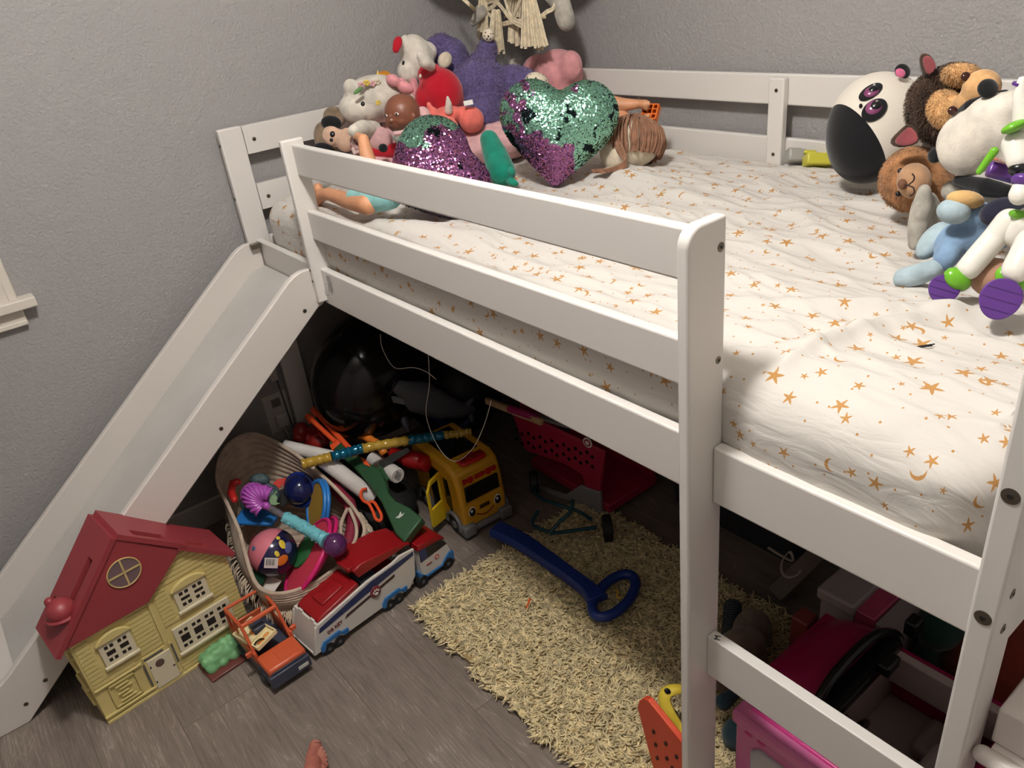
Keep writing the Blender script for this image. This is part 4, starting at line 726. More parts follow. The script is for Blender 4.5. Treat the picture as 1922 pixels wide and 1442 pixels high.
# bobby pin
bp_ = thing('bobby_pin', 'black bobby pin lying on the star sheet', 'hair pin', tuple(at(1720, 652, ('z', .975))))
P0, P1 = at(1688, 657, ('z', .977)), at(1754, 646, ('z', .977)); d = P1 - P0; s_ = np.cross(d, (0, 0, 1)); s_ /= np.linalg.norm(s_)
b = MB(); b.tube(smoothpath([P1, P0 + d * .6 + s_ * .001 + np.array([0, 0, .001]), P0 + d * .4 - s_ * .0005, P0 + d * .2 + s_ * .001, P0, P0 + s_ * .002, P0 + d * .3 + s_ * .003, P0 + d * .9 + s_ * .003], 4), 0.0009, 6); build(b, 'wire', BLK, bp_, world=True)

# ================================================================ FLOOR: RUG
rug = thing('shag_rug', 'cream yellow curly shag rug on the floor, reaching under the bed', 'rug', (1.45, 0.2, 0))
RX0, RX1, RYa, RYb = 0.815, 2.05, -0.115, 0.545
build(MB().box((RX0 + .008, RYa + .008, 0.0005), (RX1, RYb - .01, 0.012)), 'backing', mat('rug_backing', (150, 128, 88), 0.95), rug, world=True)
RUGM = mat('shag_pile', (246, 226, 178), 0.95, var=0.26, vscale=60, sheen=0.15, spec=0.1)
def rugpile(n):
    x = RNG.uniform(RX0, RX1, n); y = RNG.uniform(RYa, RYb, n); wob = 0.012 * np.sin(x * 31) + 0.008 * np.sin(x * 77 + 1)
    y = np.where(y < RYa + 0.03, y + wob, y); th = np.array([noise.noise(Vector((a * 9, b * 9, 0))) for a, b in zip(x, y)]) * 5 + RNG.uniform(-1.3, 1.3, n)
    L = RNG.uniform(0.022, 0.038, n); lean = RNG.uniform(0.35, 0.9, n); cz = RNG.choice([-1, 1], n) * RNG.uniform(1.5, 4.2, n); W_ = RNG.uniform(0.0022, 0.0042, n); S_ = 6; vs = np.zeros((n, (S_ + 1) * 3, 3))
    px, py, pz = x.copy(), y.copy(), np.full(n, 0.006); el = np.full(n, 1.2) * (1 - 0.4 * lean)
    for i in range(S_ + 1):
        q = i / S_; w = W_ * (1.25 - 0.9 * q); a = th + cz * q
        for j in range(3):
            an = 2 * PI * j / 3; vs[:, i * 3 + j, 0] = px - np.sin(a) * w * math.cos(an); vs[:, i * 3 + j, 1] = py + np.cos(a) * w * math.cos(an); vs[:, i * 3 + j, 2] = np.maximum(pz + w * math.sin(an), 0.001)
        e = el - 2.5 * q * lean; st = L / S_; px += np.cos(a) * np.cos(e) * st; py += np.sin(a) * np.cos(e) * st; pz = np.maximum(pz + np.sin(e) * st, 0.003)
    f1 = []
    for i in range(S_):
        for j in range(3): f1.append((i * 3 + j, i * 3 + (j + 1) % 3, i * 3 + 3 + (j + 1) % 3, i * 3 + 3 + j))
    f1 = np.array(f1); k = (S_ + 1) * 3; F_ = (f1[None] + (np.arange(n) * k)[:, None, None]).reshape(-1, 4)
    return vs.reshape(-1, 3), F_
V_, F_ = rugpile(34000); me = bpy.data.meshes.new('pile'); V_ = V_ - np.array([1.45, 0.2, 0])
me.vertices.add(len(V_)); me.vertices.foreach_set('co', V_.ravel()); me.loops.add(F_.size); me.loops.foreach_set('vertex_index', F_.ravel().astype(np.int32)); me.polygons.add(len(F_))
me.polygons.foreach_set('loop_start', np.arange(0, F_.size, 4, dtype=np.int32)); me.polygons.foreach_set('use_smooth', [True] * len(F_)); me.materials.append(RUGM); me.update(calc_edges=True); me.validate()
o = bpy.data.objects.new('pile', me); COL.objects.link(o); o.parent = rug; o['kind'] = 'stuff'

# ================================================================ DOLLHOUSE
YW = plastic('pale_yellow_plastic', (210, 192, 128), 0.45); RF = plastic('rose_red_plastic', (146, 54, 60), 0.45); CW = plastic('cream_plastic', (216, 206, 178), 0.4); DKP = mat('dark_interior', (34, 24, 20), 0.9)
H0 = (0.612, -0.846, 0); t = thing('dollhouse', 'pale yellow plastic dollhouse with a rose red roof standing beside the slide', 'dollhouse', H0, math.atan2(0.994, -0.108))
D = 0.122; body = [(0, 0), (.386, 0), (.386, .268), (.282, .352), (.17, .45), (0, .262)]
b = MB(); b.prism(body, (0, 0, 0), (1, 0, 0), (0, 0, 1), (0, 1, 0), 0.004, D); build(b, 'body', YW, t, bevel=0.002)
b = MB()     # clapboards of the front
def inwin(u0, u1, z, ws): return any(a < u1 and c > u0 and z0 - .004 < z < z1 + .004 for a, c, z0, z1 in ws)
WINS = [(.045, .125, .135, .235), (.235, .325, .175, .262), (.205, .355, .062, .152), (.115, .195, 0.0, .118), (.0, .115, 0, .105)]
for i in range(30):
    z = 0.012 + i * 0.0125
    for u in np.arange(.006, .38, .01):
        zt = np.interp(u, [0, .182, .282, .386], [.255, .262, .345, .262])
        if z < zt - .006 and not inwin(u, u + .01, z, WINS) and not .176 < u < .19: b.box((u, 0.0015, z), (u + .0101, 0.004, z + .0092))
build(b, 'clapboard', YW, t, smooth=False)
b = MB(); b.box((.178, -.001, 0), (.188, .004, .262)).box((.0, -.002, 0), (.386, .004, .008)).box((.0, -.003, .018), (.19, .004, .023)).box((0.004, -.002, .104), (.115, .004, .109)); build(b, 'trim', YW, t, bevel=0.001)
def window(u0, u1, z0, z1, n, arch):
    b = MB(); b.box((u0, -.002, z0), (u1, .004, z1)); w = build(b, 'window', CW, t, bevel=0.001)
    b = MB(); pw = (u1 - u0 - .012) / n
    for i in range(n):
        c = u0 + .006 + pw * (i + .5)
        b.box((c - pw * .32, -.0026, z0 + .030), (c + pw * .32, -.0018, z1 - .030))
        for s in (-1, 1):
            for zz in ((z0 + .013, z0 + .022), (z1 - .022, z1 - .013)): b.box((c + s * pw * .2 - pw * .13, -.0026, zz[0]), (c + s * pw * .2 + pw * .13, -.0018, zz[1]))
    build(b, 'pane', DKP, w, smooth=False).matrix_local = Matrix.Identity(4)
    b = MB(); b.box((u0 - .004, -.007, z0 - .004), (u1 + .004, .002, z0 + .003)); build(b, 'sill', CW, w, bevel=0.001)
    if arch:
        b = MB(); k = [(u0 - .002 + (u1 - u0 + .004) * q, z1 + .002 + .018 * math.sin(PI * q) ** .7) for q in np.linspace(0, 1, 12)]; b.prism([(u0 - .005, z1 - .002), (u1 + .005, z1 - .002)] + k[::-1], (0, 0, 0), (1, 0, 0), (0, 0, 1), (0, 1, 0), -.007, .003); build(b, 'awning', YW, w, bevel=0.0015)
# parts of a part share its frame
_b = build
def build(mb, name, m, parent=None, **k): return _b(mb, name, m, parent, **k)
window(.048, .122, .150, .222, 2, True); window(.238, .320, .180, .248, 2, True); window(.205, .355, .066, .146, 4, False)
b = MB(); b.box((.120, -.001, .008), (.192, .003, .118)); build(b, 'door_surround', YW, t); b = MB(); b.box((.126, -.004, .012), (.184, .003, .104)); dr = build(b, 'door', CW, t, bevel=0.001)
b = MB(); b.cyl((.152, -.0046, .082), (.152, -.003, .082), .011, n=24); build(b, 'door_window', mat('brown_pane', (98, 78, 70), 0.3), dr)
b = MB(); b.box((.176, -.005, .05), (.182, -.003, .053)).box((.128, -.0045, .03), (.131, -.003, .037)).box((.128, -.0045, .08), (.131, -.003, .087)); build(b, 'door_hardware', DKP, dr)
GRW = mat('grey_window', (96, 92, 90), 0.3); b = MB(); b.box((.122, -.002, .108), (.170, -.0005, .114)).box((.1155, -.002, .03), (.1205, -.0005, .10)).box((.189, -.002, .05), (.194, -.0005, .112)); build(b, 'side_light', GRW, t)
b = MB(); b.box((.030, -.002, .03), (.095, .002, .033)).box((.030, -.002, .03), (.033, .002, .098)).box((.030, -.002, .095), (.095, .002, .098)).box((.092, -.002, .03), (.095, .002, .098))
for i in range(5): b.box((.045 + (i % 2) * .006, -.0025, .040 + i * .011), (.082 - (i % 3) * .006, .002, .043 + i * .011))
build(b, 'garage_panel', YW, t)
for i, z in enumerate((.06, .1, .17, .2, .235)): b = MB(); b.tube([(-.003, .02 + .01 * (i % 2), z - .0), (-.004, D - .02, z)], .005, 8); build(b, 'side_ledge', YW, t)
# roof: front panel, slopes, skylights
b = MB(); b.prism([(-.018, .262), (.182, .262), (.290, .352), (.252, .386), (.172, .462)], (0, 0, 0), (1, 0, 0), (0, 0, 1), (0, 1, 0), -.010, .004); build(b, 'roof_front', RF, t, bevel=0.002)
def slab(u0, z0, u1, z1, th=.012, y0=-.014, y1=D + .012, nm='roof_slope', holes=()):
    d = np.array([u1 - u0, z1 - z0]); L = np.linalg.norm(d); d /= L; n = np.array([-d[1], d[0]]); n = n if n[1] > 0 else -n; b = MB(); ys = sorted({y0, y1} | {h[2] for h in holes} | {h[3] for h in holes}); ss = sorted({0, L} | {h[0] for h in holes} | {h[1] for h in holes})
    for i in range(len(ss) - 1):
        for j in range(len(ys) - 1):
            if any(abs(ss[i] - h[0]) < 1e-6 and abs(ys[j] - h[2]) < 1e-6 for h in holes): continue
            p = [(u0 + d[0] * s, z0 + d[1] * s) for s in (ss[i], ss[i + 1])]; q = [(x + n[0] * th, z + n[1] * th) for x, z in p]
            b.prism([p[0], p[1], q[1], q[0]], (0, 0, 0), (1, 0, 0), (0, 0, 1), (0, 1, 0), ys[j], ys[j + 1])
    return build(b, nm, RF, t, smooth=False)
slab(-.024, .250, .172, .462, holes=[(.09, .24, .02, .045), (.06, .22, .085, .115)]); slab(.172, .462, .300, .347, holes=[(.04, .12, .0, .028)]); slab(.282, .356, .398, .256, holes=[(.03, .08, .0, .025)])
b = MB(); b.cyl((.160, -.0118, .372), (.160, -.0098, .372), .036, n=32); rw = build(b, 'round_window', mat('mauve_pane', (112, 92, 96), 0.25), t)
b = MB(); b.tube([(.160 + .037 * math.cos(a), -.0122, .372 + .037 * math.sin(a)) for a in np.linspace(0, 2 * PI, 32, endpoint=False)], .0018, 6, closed=True); b.box((.158, -.0135, .337), (.162, -.0115, .407)).box((.125, -.0135, .370), (.195, -.0115, .374)); build(b, 'window_ring', plastic('gold_trim', (196, 170, 112)), rw)
b = MB(); b.ball((.020, .035, .335), (.032, .032, .028)); b.ball((.010, .05, .358), (.011, .011, .011)); b.lathe([(0, .034), (.006, .036), (.01, .03)], (.020, .035, .318), n=24); build(b, 'roof_knob', RF, t)
b = MB()
for y in (.03, .045, .1): b.prism([(.01, .262), (.03, .262), (.034, .31)], (0, 0, 0), (1, 0, 0), (0, 0, 1), (0, 1, 0), y, y + .003)
for i in range(4): b.tube([(.05 + i * .02, .09, .325 + i * .022), (.055 + i * .02, .112, .33 + i * .022)], .002, 6)
build(b, 'inner_lattice', YW, t)
b = MB(); b.box((.228, -.085, 0), (.372, -.0, .008)); build(b, 'plinth', plastic('maroon_base', (104, 52, 48)), t, bevel=.002)
b = MB()
for i in range(70): u = RNG.uniform(.24, .365); a = RNG.uniform(0, PI); r = RNG.uniform(.008, .015); b.ball((u, -.030 - .022 * math.cos(a), .008 + .038 * math.sin(a) * RNG.uniform(.5, 1)), r, seg=10)
b.tube([(.238, -.032, .022), (.37, -.032, .022)], .024, 14); build(b, 'hedge', plastic('mint_green_plastic', (116, 170, 118), 0.45), t, remesh=.003, relax=2)

# ================================================================ ORANGE JEEP
OR = plastic('orange_plastic', (196, 88, 52), 0.35); NV = plastic('slate_navy_plastic', (58, 62, 78), 0.45); t = thing('toy_jeep', 'open orange toy four-wheel drive with slate blue bumper beside the dollhouse', 'toy car', (0.60, -0.467, 0), math.radians(3.5))
L_, Wd = .215, .105; h = Wd / 2     # local x forward, y across
b = MB(); b.box((.0, -h, .022), (.215, h, .052)); ch_ = build(b, 'chassis', NV, t, bevel=.004)
b = MB(); b.box((.208, -h - .001, .020), (.222, h + .001, .056)).box((.212, -h + .006, .056), (.217, h - .006, .064)); build(b, 'front_bumper', NV, t, bevel=.004)
b = MB(); b.box((.145, -h + .002, .052), (.216, h - .002, .074)); hd = build(b, 'hood', OR, t, bevel=.006); b = MB(); b.box((.165, -.012, .0740), (.205, .030, .0752)); build(b, 'hood_ridge', OR, hd, bevel=.0008)
b = MB(); b.box((.0, -h, .05), (.15, -h + .006, .085)).box((.0, h - .006, .05), (.15, h, .085)).box((0, -h, .05), (.006, h, .085)); build(b, 'side_panel', OR, t, bevel=.002)
b = MB(); top = .142; c4 = [(.008, -h + .004), (.008, h - .004), (.100, -h + .006), (.100, h - .006)]
for x, y in c4: b.tube([(x if x < .05 else .142, y, .07), (x, y, top)], .0042, 8)
for s in (-1, 1): b.tube([(.05, s * (h - .004), .07), (.05, s * (h - .005), top)], .0036, 8); b.tube([(.008, s * (h - .004), top), (.100, s * (h - .006), top)], .0045, 8)
b.tube([(.008, -h + .004, top), (.008, h - .004, top)], .0045, 8); b.tube([(.100, -h + .006, top), (.100, h - .006, top)], .006, 8); build(b, 'roll_cage', OR, t)
for s in (-1, 1): b = MB(); b.obox((.138, s * (h + .008), .085), (.008, .016, .014), eul(0, 0, 0)); build(b, 'mirror', OR, t, bevel=.002)
b = MB(); b.box((.060, -.022, .066), (.10, .010, .110)); build(b, 'seat', NV, t, bevel=.003); b = MB(); b.tube([(.128 + .003 * math.sin(a), -.026 + .014 * math.cos(a), .090 + .013 * math.sin(a)) for a in np.linspace(0, 2 * PI, 20, endpoint=False)], .0022, 6, closed=True); build(b, 'steering_wheel', BLK, t)
b = MB(); b.box((.2221, .018, .030), (.2232, .045, .040)); pl_ = build(b, 'number_plate', plastic('plate_white', (206, 204, 196)), t)
for x in (.045, .17):
    for s in (-1, 1):
        b = MB(); b.cyl((x, s * (h - .012), .022), (x, s * (h + .003), .022), .022, n=24); w = build(b, 'wheel', plastic('dark_rubber', (36, 38, 46), .6), t, bevel=.002); b = MB(); b.cyl((x, s * (h + .003), .022), (x, s * (h + .0045), .022), .010, n=16); build(b, 'hub', NV, w)
cdt = thing('picture_card', 'cream cardboard tray with orange animal pictures lying inside the orange jeep', 'card', tuple(at(480, 1196, ('z', .08))))
c = at(480, 1192, ('z', .092)); B = eul(.12, -.05, .28); b = MB(); b.obox(c, (.100, .060, .002), B)
for dx, dy, sx, sy in ((0, .03, .10, .003), (0, -.03, .10, .003), (.05, 0, .003, .06), (-.05, 0, .003, .06)): b.obox(c + B @ np.array([dx, dy, .006]), (sx, sy, .012), B)
b.obox(c + B @ np.array([0.012, 0, .003]), (.003, .056, .006), B); build(b, 'tray', mat('cream_card', (228, 212, 164), .6), cdt, world=True, bevel=.0006)
b = MB(); [b.ball(c + B @ np.array(q), r, B, 12) for q, r in (((-.012, .004, .0015), (.014, .010, .0012)), ((-.025, .012, .0015), (.006, .008, .0012)), ((.002, .012, .0015), (.008, .005, .0012)), ((.032, -.008, .0015), (.013, .011, .0012)), ((.028, .012, .0015), (.006, .010, .0012)))]; build(b, 'animal_print', mat('orange_print', (222, 150, 76), .6), cdt, world=True)

# ================================================================ RESCUE TRUCK
PWH = plastic('truck_white', (206, 200, 192), .35); PRD = plastic('truck_red', (142, 18, 24), .35); PBL = plastic('truck_blue', (44, 108, 166), .35); PNV = plastic('truck_navy', (40, 50, 92), .35); RUB = plastic('black_rubber', (22, 22, 24), .6)
t = thing('toy_truck', 'long red, white and blue toy rescue truck in front of the rope basket', 'toy truck', (0.80, -0.385, 0), math.atan2(.420, -.048))
w = .112   # local x forward, y to the left (away from camera) 0..w
side = [(0, .022), (.31, .022), (.335, .05), (.348, .135), (.30, .142), (.275, .135), (.19, .132), (.03, .104), (.022, .098)]
b = MB(); b.prism(side, (0, 0, 0), (1, 0, 0), (0, 0, 1), (0, 1, 0), 0, .008); b.prism(side, (0, w, 0), (1, 0, 0), (0, 0, 1), (0, -1, 0), 0, .008); b.box((.0, .008, .02), (.33, w - .008, .03)); build(b, 'trailer', PWH, t, bevel=.0015)
b = MB(); b.prism([(0, .022), (.006, .022), (.034, .106), (.028, .106)], (0, .0, 0), (1, 0, 0), (0, 0, 1), (0, 1, 0), .001, w - .001); rr = build(b, 'rear_door', PWH, t, bevel=.001); b = MB(); b.box((.028, .015, .104), (.034, .032, .112)).box((.028, .07, .104), (.034, .087, .112)); build(b, 'hinge', PWH, rr, bevel=.001)
b = MB(); b.prism([(.036, .098), (.16, .126), (.17, .135), (.165, .142), (.05, .116), (.036, .108)], (0, 0, 0), (1, 0, 0), (0, 0, 1), (0, 1, 0), .006, w - .006); b.box((.07, .03, .112), (.14, .08, .1345), rot=eul(0, -.22, 0)); build(b, 'rear_roof', PRD, t, bevel=.003)
b = MB(); b.prism([(.175, .150), (.335, .150), (.345, .142), (.345, .154), (.30, .170), (.19, .186), (.165, .178)], (0, 0, 0), (1, 0, 0), (0, 0, 1), (0, 1, 0), .010, w + .004); b.box((.155, .02, .172), (.18, .075, .186), rot=eul(0, .1, 0)); hb_ = build(b, 'roof_hatch', PRD, t, bevel=.003)
b = MB(); b.box((.175, .014, .045), (.30, w - .012, .10)); build(b, 'hold_floor', PRD, t); b = MB(); b.box((.18, .02, .10), (.23, .07, .125)); build(b, 'hold_seat', NV, t, bevel=.003)
b = MB(); b.prism([(.028, .078), (.34, .118), (.343, .130), (.200, .126), (.032, .092)], (0, 0, 0), (1, 0, 0), (0, 0, 1), (0, 1, 0), -.0008, .001); build(b, 'navy_stripe', PNV, t)
b = MB(); b.prism([(.105, .070), (.27, .092), (.272, .100), (.112, .078)], (0, 0, 0), (1, 0, 0), (0, 0, 1), (0, 1, 0), -.0012, .001); build(b, 'side_window', plastic('dark_brown_stripe', (54, 34, 34)), t)
for x0, x1 in ((.02, .105), (.215, .300)):
    b = MB(); b.prism([(x0, .018), (x0, .034), (x0 + .012, .048), (x1 - .026, .050), (x1 - .018, .040), (x1, .040), (x1, .026), (x1 - .012, .024), (x1 - .022, .036), (x0 + .018, .036), (x0 + .01, .018)], (0, 0, 0), (1, 0, 0), (0, 0, 1), (0, 1, 0), -.004, .004); build(b, 'fender', PBL, t, bevel=.001)
HUBM = mat('dull_silver_hub', (104, 104, 106), .4, .4)
def wheel(x, y0, y1, r=.017, par=None, hub=HUBM):
    b = MB(); b.cyl((x, y0, r), (x, y1, r), r, n=22); q = build(b, 'wheel', RUB, par or t, bevel=.0015); b = MB(); b.cyl((x, y0 - .0012, r), (x, y0 + .001, r), r * .30, n=14); build(b, 'hub', hub, q)
for x in (.042, .074, .238, .268): wheel(x, -.003, .012, .016); wheel(x, w - .012, w + .003, .016)
b = MB(); b.ball((.205, -.002, .088), (.017, .004, .019)); em = build(b, 'paw_badge', plastic('maroon_badge', (120, 50, 58), .2), t); b = MB(); b.ball((.205, -.006, .083), (.006, .002, .005)); [b.ball((.205 + dx, -.006, .092 + dz), (.0025, .0015, .0035)) for dx, dz in ((-.008, -.002), (-.003, .003), (.003, .003), (.008, -.002))]; build(b, 'paw', PWH, em)
text('DB KEY', 'lettering', .014, ROOTM[t.name] @ TM((.072, -.0012, .066), (1, 0, .13), (0, -1, 0)), mat('red_ink', (120, 36, 44), .5), t, bold=True)
cab = [(.352, .022), (.455, .022), (.462, .05), (.458, .075), (.43, .088), (.36, .072), (.352, .06)]
b = MB(); b.prism([(.356, .024), (.458, .024), (.466, .055), (.458, .078), (.440, .110), (.362, .120)], (0, 0, 0), (1, 0, 0), (0, 0, 1), (0, 1, 0), 0, w); cb = build(b, 'cab', PWH, t, bevel=.003)
b = MB(); b.prism([(.360, .078), (.455, .082), (.440, .111), (.362, .120)], (0, 0, 0), (1, 0, 0), (0, 0, 1), (0, 1, 0), -.0008, w + .001); build(b, 'cab_window', plastic('black_gloss', (24, 26, 30), .15), cb); b = MB(); b.box((.361, -.0014, .080), (.385, .001, .117)); build(b, 'window_corner', PNV, cb)
b = MB(); b.prism([(.356, .118), (.440, .108), (.452, .098), (.448, .112), (.425, .130), (.36, .136)], (0, 0, 0), (1, 0, 0), (0, 0, 1), (0, 1, 0), -.002, w + .002); build(b, 'cab_roof', PRD, cb, bevel=.003)
b = MB(); b.prism([(.345, .020), (.47, .020), (.472, .046), (.455, .052), (.44, .04), (.425, .026), (.37, .026), (.345, .05)], (0, 0, 0), (1, 0, 0), (0, 0, 1), (0, 1, 0), -.004, w + .004); build(b, 'cab_skirt', PBL, t, bevel=.001)
for x in (.352, .445): wheel(x, -.006, .012, .018); wheel(x, w - .012, w + .006, .018)
b = MB(); b.cyl((.415, -.0012, .062), (.415, .001, .062), .0075, n=20); bd = build(b, 'door_badge', plastic('badge_red', (190, 60, 60)), cb); b = MB(); b.cyl((.415, -.0018, .062), (.415, -.001, .062), .0045, n=16); build(b, 'badge_centre', PWH, bd)
b = MB(); b.box((.375, -.0012, .056), (.395, .001, .0585)); build(b, 'door_text_bar', PRD, cb)

# ================================================================ ROPE BASKET AND WHAT IS IN IT
def PLN(px, py, p0, n): d = ray(px, py); return CAM + d * (np.dot(np.array(p0) - CAM, n) / np.dot(d, n))
def plate(mb, pts, p0, n, th, mi=0):     # outline in a tilted plane, given real thickness
    P = [PLN(x, y, p0, n) for x, y in pts]; k = len(P); n = np.array(n) / np.linalg.norm(n); n = n if n @ (CAM - P[0]) > 0 else -n; return mb.add(P + [p - n * th for p in P], [tuple(range(k)), tuple(range(2 * k - 1, k - 1, -1))] + [(i, i + k, (i + 1) % k + k, (i + 1) % k) for i in range(k)], mi)
bk = thing('rope_basket', 'cream woven rope basket with fringe, slumped open and full of toys', 'basket', (0.44, -0.24, 0))
ROPE = mat('cotton_rope', (196, 176, 156), 0.92, bump=0.5, bscale=240, var=0.12, vscale=30)
rim = [(480, 815, .33), (540, 843, .31), (593, 883, .27), (636, 923, .24), (668, 960, .20), (684, 998, .17), (658, 1042, .15), (612, 1080, .14), (560, 1107, .14), (513, 1114, .15), (481, 1096, .17), (462, 1046, .20), (450, 1000, .22), (430, 953, .25), (408, 905, .28), (413, 858, .31), (440, 826, .33)]
RIM = smoothpath([az(*q) for q in rim], 8, closed=True); nR = len(RIM); bc = np.array([0.47, -0.25, 0.004]); ang0 = math.atan2(RIM[0][1] - bc[1], RIM[0][0] - bc[0])
def bkt(u, v):
    r = RIM[int(round(u * nR)) % nR]; an = math.atan2(r[1] - bc[1], r[0] - bc[0]); bo = bc + np.array([math.cos(an) * .145, math.sin(an) * .13, 0])
    p = r * v + bo * (1 - v); q = math.sin(v * PI); out_ = np.array([math.cos(an), math.sin(an), 0]); return p + out_ * (0.030 * q + 0.0022 * math.sin(v * 2 * PI * 17)) + np.array([0, 0, 0.002 * q])
b = MB(); b.grid(bkt, nR, 150, closed_u=True); o = build(b, 'woven_wall', ROPE, bk, world=True); m_ = o.modifiers.new('thick', 'SOLIDIFY'); m_.thickness = 0.006; m_.offset = 0
b = MB(); b.tube([bkt(i / nR, 1) for i in range(nR)], .0055, 8, closed=True); build(b, 'rim', ROPE, bk, world=True)
b = MB(); b.add([bkt(i / 40, 0) for i in range(40)] + [bc - np.array([0, 0, .002])], [(i, (i + 1) % 40, 40) for i in range(40)]); build(b, 'base', ROPE, bk, world=True)
b = MB(); b.tube(smoothpath([at(x, y, ('z', z)) for x, y, z in ((652, 955, .215), (640, 985, .20), (642, 1015, .18), (655, 1030, .17))], 4), .005, 8); b.tube(smoothpath([at(x, y, ('z', z)) for x, y, z in ((656, 955, .215), (668, 985, .20), (668, 1010, .185), (657, 1030, .17))], 4), .005, 8); build(b, 'handle', ROPE, bk, world=True)
b = MB()
for i in range(520):
    u = RNG.random(); v = 0.60 + RNG.uniform(-.012, .012) - 0.1 * (u > .42) * (u < .62); p = bkt(u, v); d = p - bc; d[2] = 0; d /= np.linalg.norm(d); p = p + d * .005; L = RNG.uniform(.022, .04); sd = np.array([-d[1], d[0], 0]) * RNG.uniform(-.012, .012)
    b.tube([p, p + d * L * .45 + sd * .5 - np.array([0, 0, L * .25]), p + d * L * .65 + sd - np.array([0, 0, L * .8])], [.0016, .0014, .0009], 4)
build(b, 'fringe', mat('cotton_fringe', (214, 196, 172), 0.95), bk, world=True)['kind'] = 'stuff'

def disc(mb, px, py, pl, r, roll, tilt, th, mi=0, ring=None):   # r in px along its long axis; tilt foreshortens the other one
    c = at(px, py, pl); k = mpp(c); B = basis_cam(math.radians(roll)) @ eul(0, math.radians(tilt), 0); a = B[:, 2]
    if ring: mb.tube([c + B @ np.array([math.cos(t_) * r * k, math.sin(t_) * r * k, 0]) for t_ in np.linspace(0, 2 * PI, 40, endpoint=False)], ring * k, 10, closed=True, mi=mi)
    else: mb.cyl(c - a * th * k / 2, c + a * th * k / 2, r * k, n=40, mi=mi)
    return c, B, k
PINK = plastic('hot_pink_plastic', (206, 34, 108), .35); TURQ = plastic('turquoise_plastic', (112, 186, 196), .35); SKY = plastic('sky_blue_plastic', (38, 116, 190), .35)
t = toy('toy_ball', 'shiny pink and navy ball with small cartoon-like spots and a barcode sticker in the basket', 'ball', 512, 1070, ('z', .12)); p = ('z', .155); c = at(512, 1037, p); k = mpp(c); R = 45 * k
b = MB(); B = basis_cam(math.radians(-28)); b.ball(c, R, B, 40)
BM = mat('ball_vinyl', (196, 110, 128), .15, coat=.3); nt = BM.node_tree; N = nt.nodes; L = nt.links; dt = N.new('ShaderNodeVectorMath'); dt.operation = 'DOT_PRODUCT'; L.new(N['Texture Coordinate'].outputs['Object'], dt.inputs[0]); dt.inputs[1].default_value = tuple(B[:, 0]); of_ = c - np.array(ROOTM[t.name].translation)
gt = N.new('ShaderNodeMath'); gt.operation = 'GREATER_THAN'; gt.inputs[1].default_value = float(B[:, 0] @ of_) - 4 * k; L.new(dt.outputs['Value'], gt.inputs[0]); mx = N.new('ShaderNodeMixRGB'); mx.inputs[1].default_value = lin((204, 116, 128)); mx.inputs[2].default_value = lin((30, 26, 66)); L.new(gt.outputs[0], mx.inputs[0]); L.new(mx.outputs[0], N['Principled BSDF'].inputs['Base Color'])
bl = build(b, 'shell', BM, t, world=True)
def onball(px, py, rx, ry, roll, m, nm, h=.0012):
    a = ray(px, py); a /= np.linalg.norm(a); oc = CAM - c; B_ = oc @ a; D_ = B_ * B_ - (oc @ oc - R * R); P_ = CAM + a * (-B_ - math.sqrt(max(D_, 0))); n_ = (P_ - c) / R; cr = math.radians(roll); r0 = RC[0] * math.cos(cr) - RC[1] * math.sin(cr); u = r0 - n_ * (r0 @ n_); u /= np.linalg.norm(u); v = np.cross(n_, u); q = MB()
    if nm == 'sticker': q.box(P_ - 0, P_ + 0); q.v = []; q.f = []; q.m = []; q.obox(P_ + n_ * .0003, (2 * rx * k, 2 * ry * k, .0012), np.stack([u, v, n_], 1))
    else: q.ball(P_, (rx * k, ry * k, h), np.stack([u, v, n_], 1), 16)
    return build(q, nm, m, t, world=True), P_, np.stack([u, v, n_], 1)
st, P_, Bq = onball(509, 1057, 12, 10, -8, plastic('sticker_white', (214, 206, 200)), 'sticker')
b = MB(); [b.obox(P_ + Bq @ np.array([(-8 + i * 1.9) * k, 1.5 * k, .0011]), ((.6 + .5 * (i % 3 == 0)) * k, 12 * k, .0004), Bq) for i in range(8)]; build(b, 'barcode', BLK, st, world=True, smooth=False)
for q in ((473, 1010, 9, 10, 30, plastic('crimson', (150, 22, 50)), 'spot'), (476, 1030, 4.5, 4.5, 0, plastic('steel_blue', (64, 100, 140)), 'spot'), (530, 1022, 6, 9, 30, plastic('lemon', (216, 190, 60)), 'spot'), (541, 1028, 8, 11, 0, plastic('slate_blue', (82, 92, 140)), 'spot'), (522, 1010, 4, 4, 0, plastic('lemon', (216, 190, 60)), 'spot'), (530, 1052, 12, 9, 30, plastic('amber', (206, 112, 36)), 'spot'), (520, 1040, 4, 6, 30, plastic('lemon', (216, 190, 60)), 'spot')): onball(*q)

t = toy('catch_paddle', 'round hot pink paddle with green and coral faces leaning beside the ball', 'paddle', 580, 1080, ('z', .10), 'pink rimmed catch paddles in the basket')
b = MB(); c_, B_, k_ = disc(b, 578, 1046, ('z', .15), 74, -32, 66, 3); build(b, 'face', mat('coral_fleece', (204, 52, 78), .8), t, world=True); b = MB(); disc(b, 578, 1046, ('z', .15), 76, -32, 66, 4, ring=4.5); build(b, 'rim', PINK, t, world=True)
b = MB(); b.cyl(c_ - B_[:, 2] * 6 * k_ - B_[:, 0] * 30 * k_, c_ - B_[:, 2] * 2 * k_ - B_[:, 0] * 30 * k_, 36 * k_, n=32); build(b, 'green_patch', mat('green_fleece', (44, 116, 62), .8), t, world=True)
t = toy('catch_paddle', 'second hot pink paddle rim behind the first, nearer the basket edge', 'paddle', 600, 1060, ('z', .10), 'pink rimmed catch paddles in the basket')
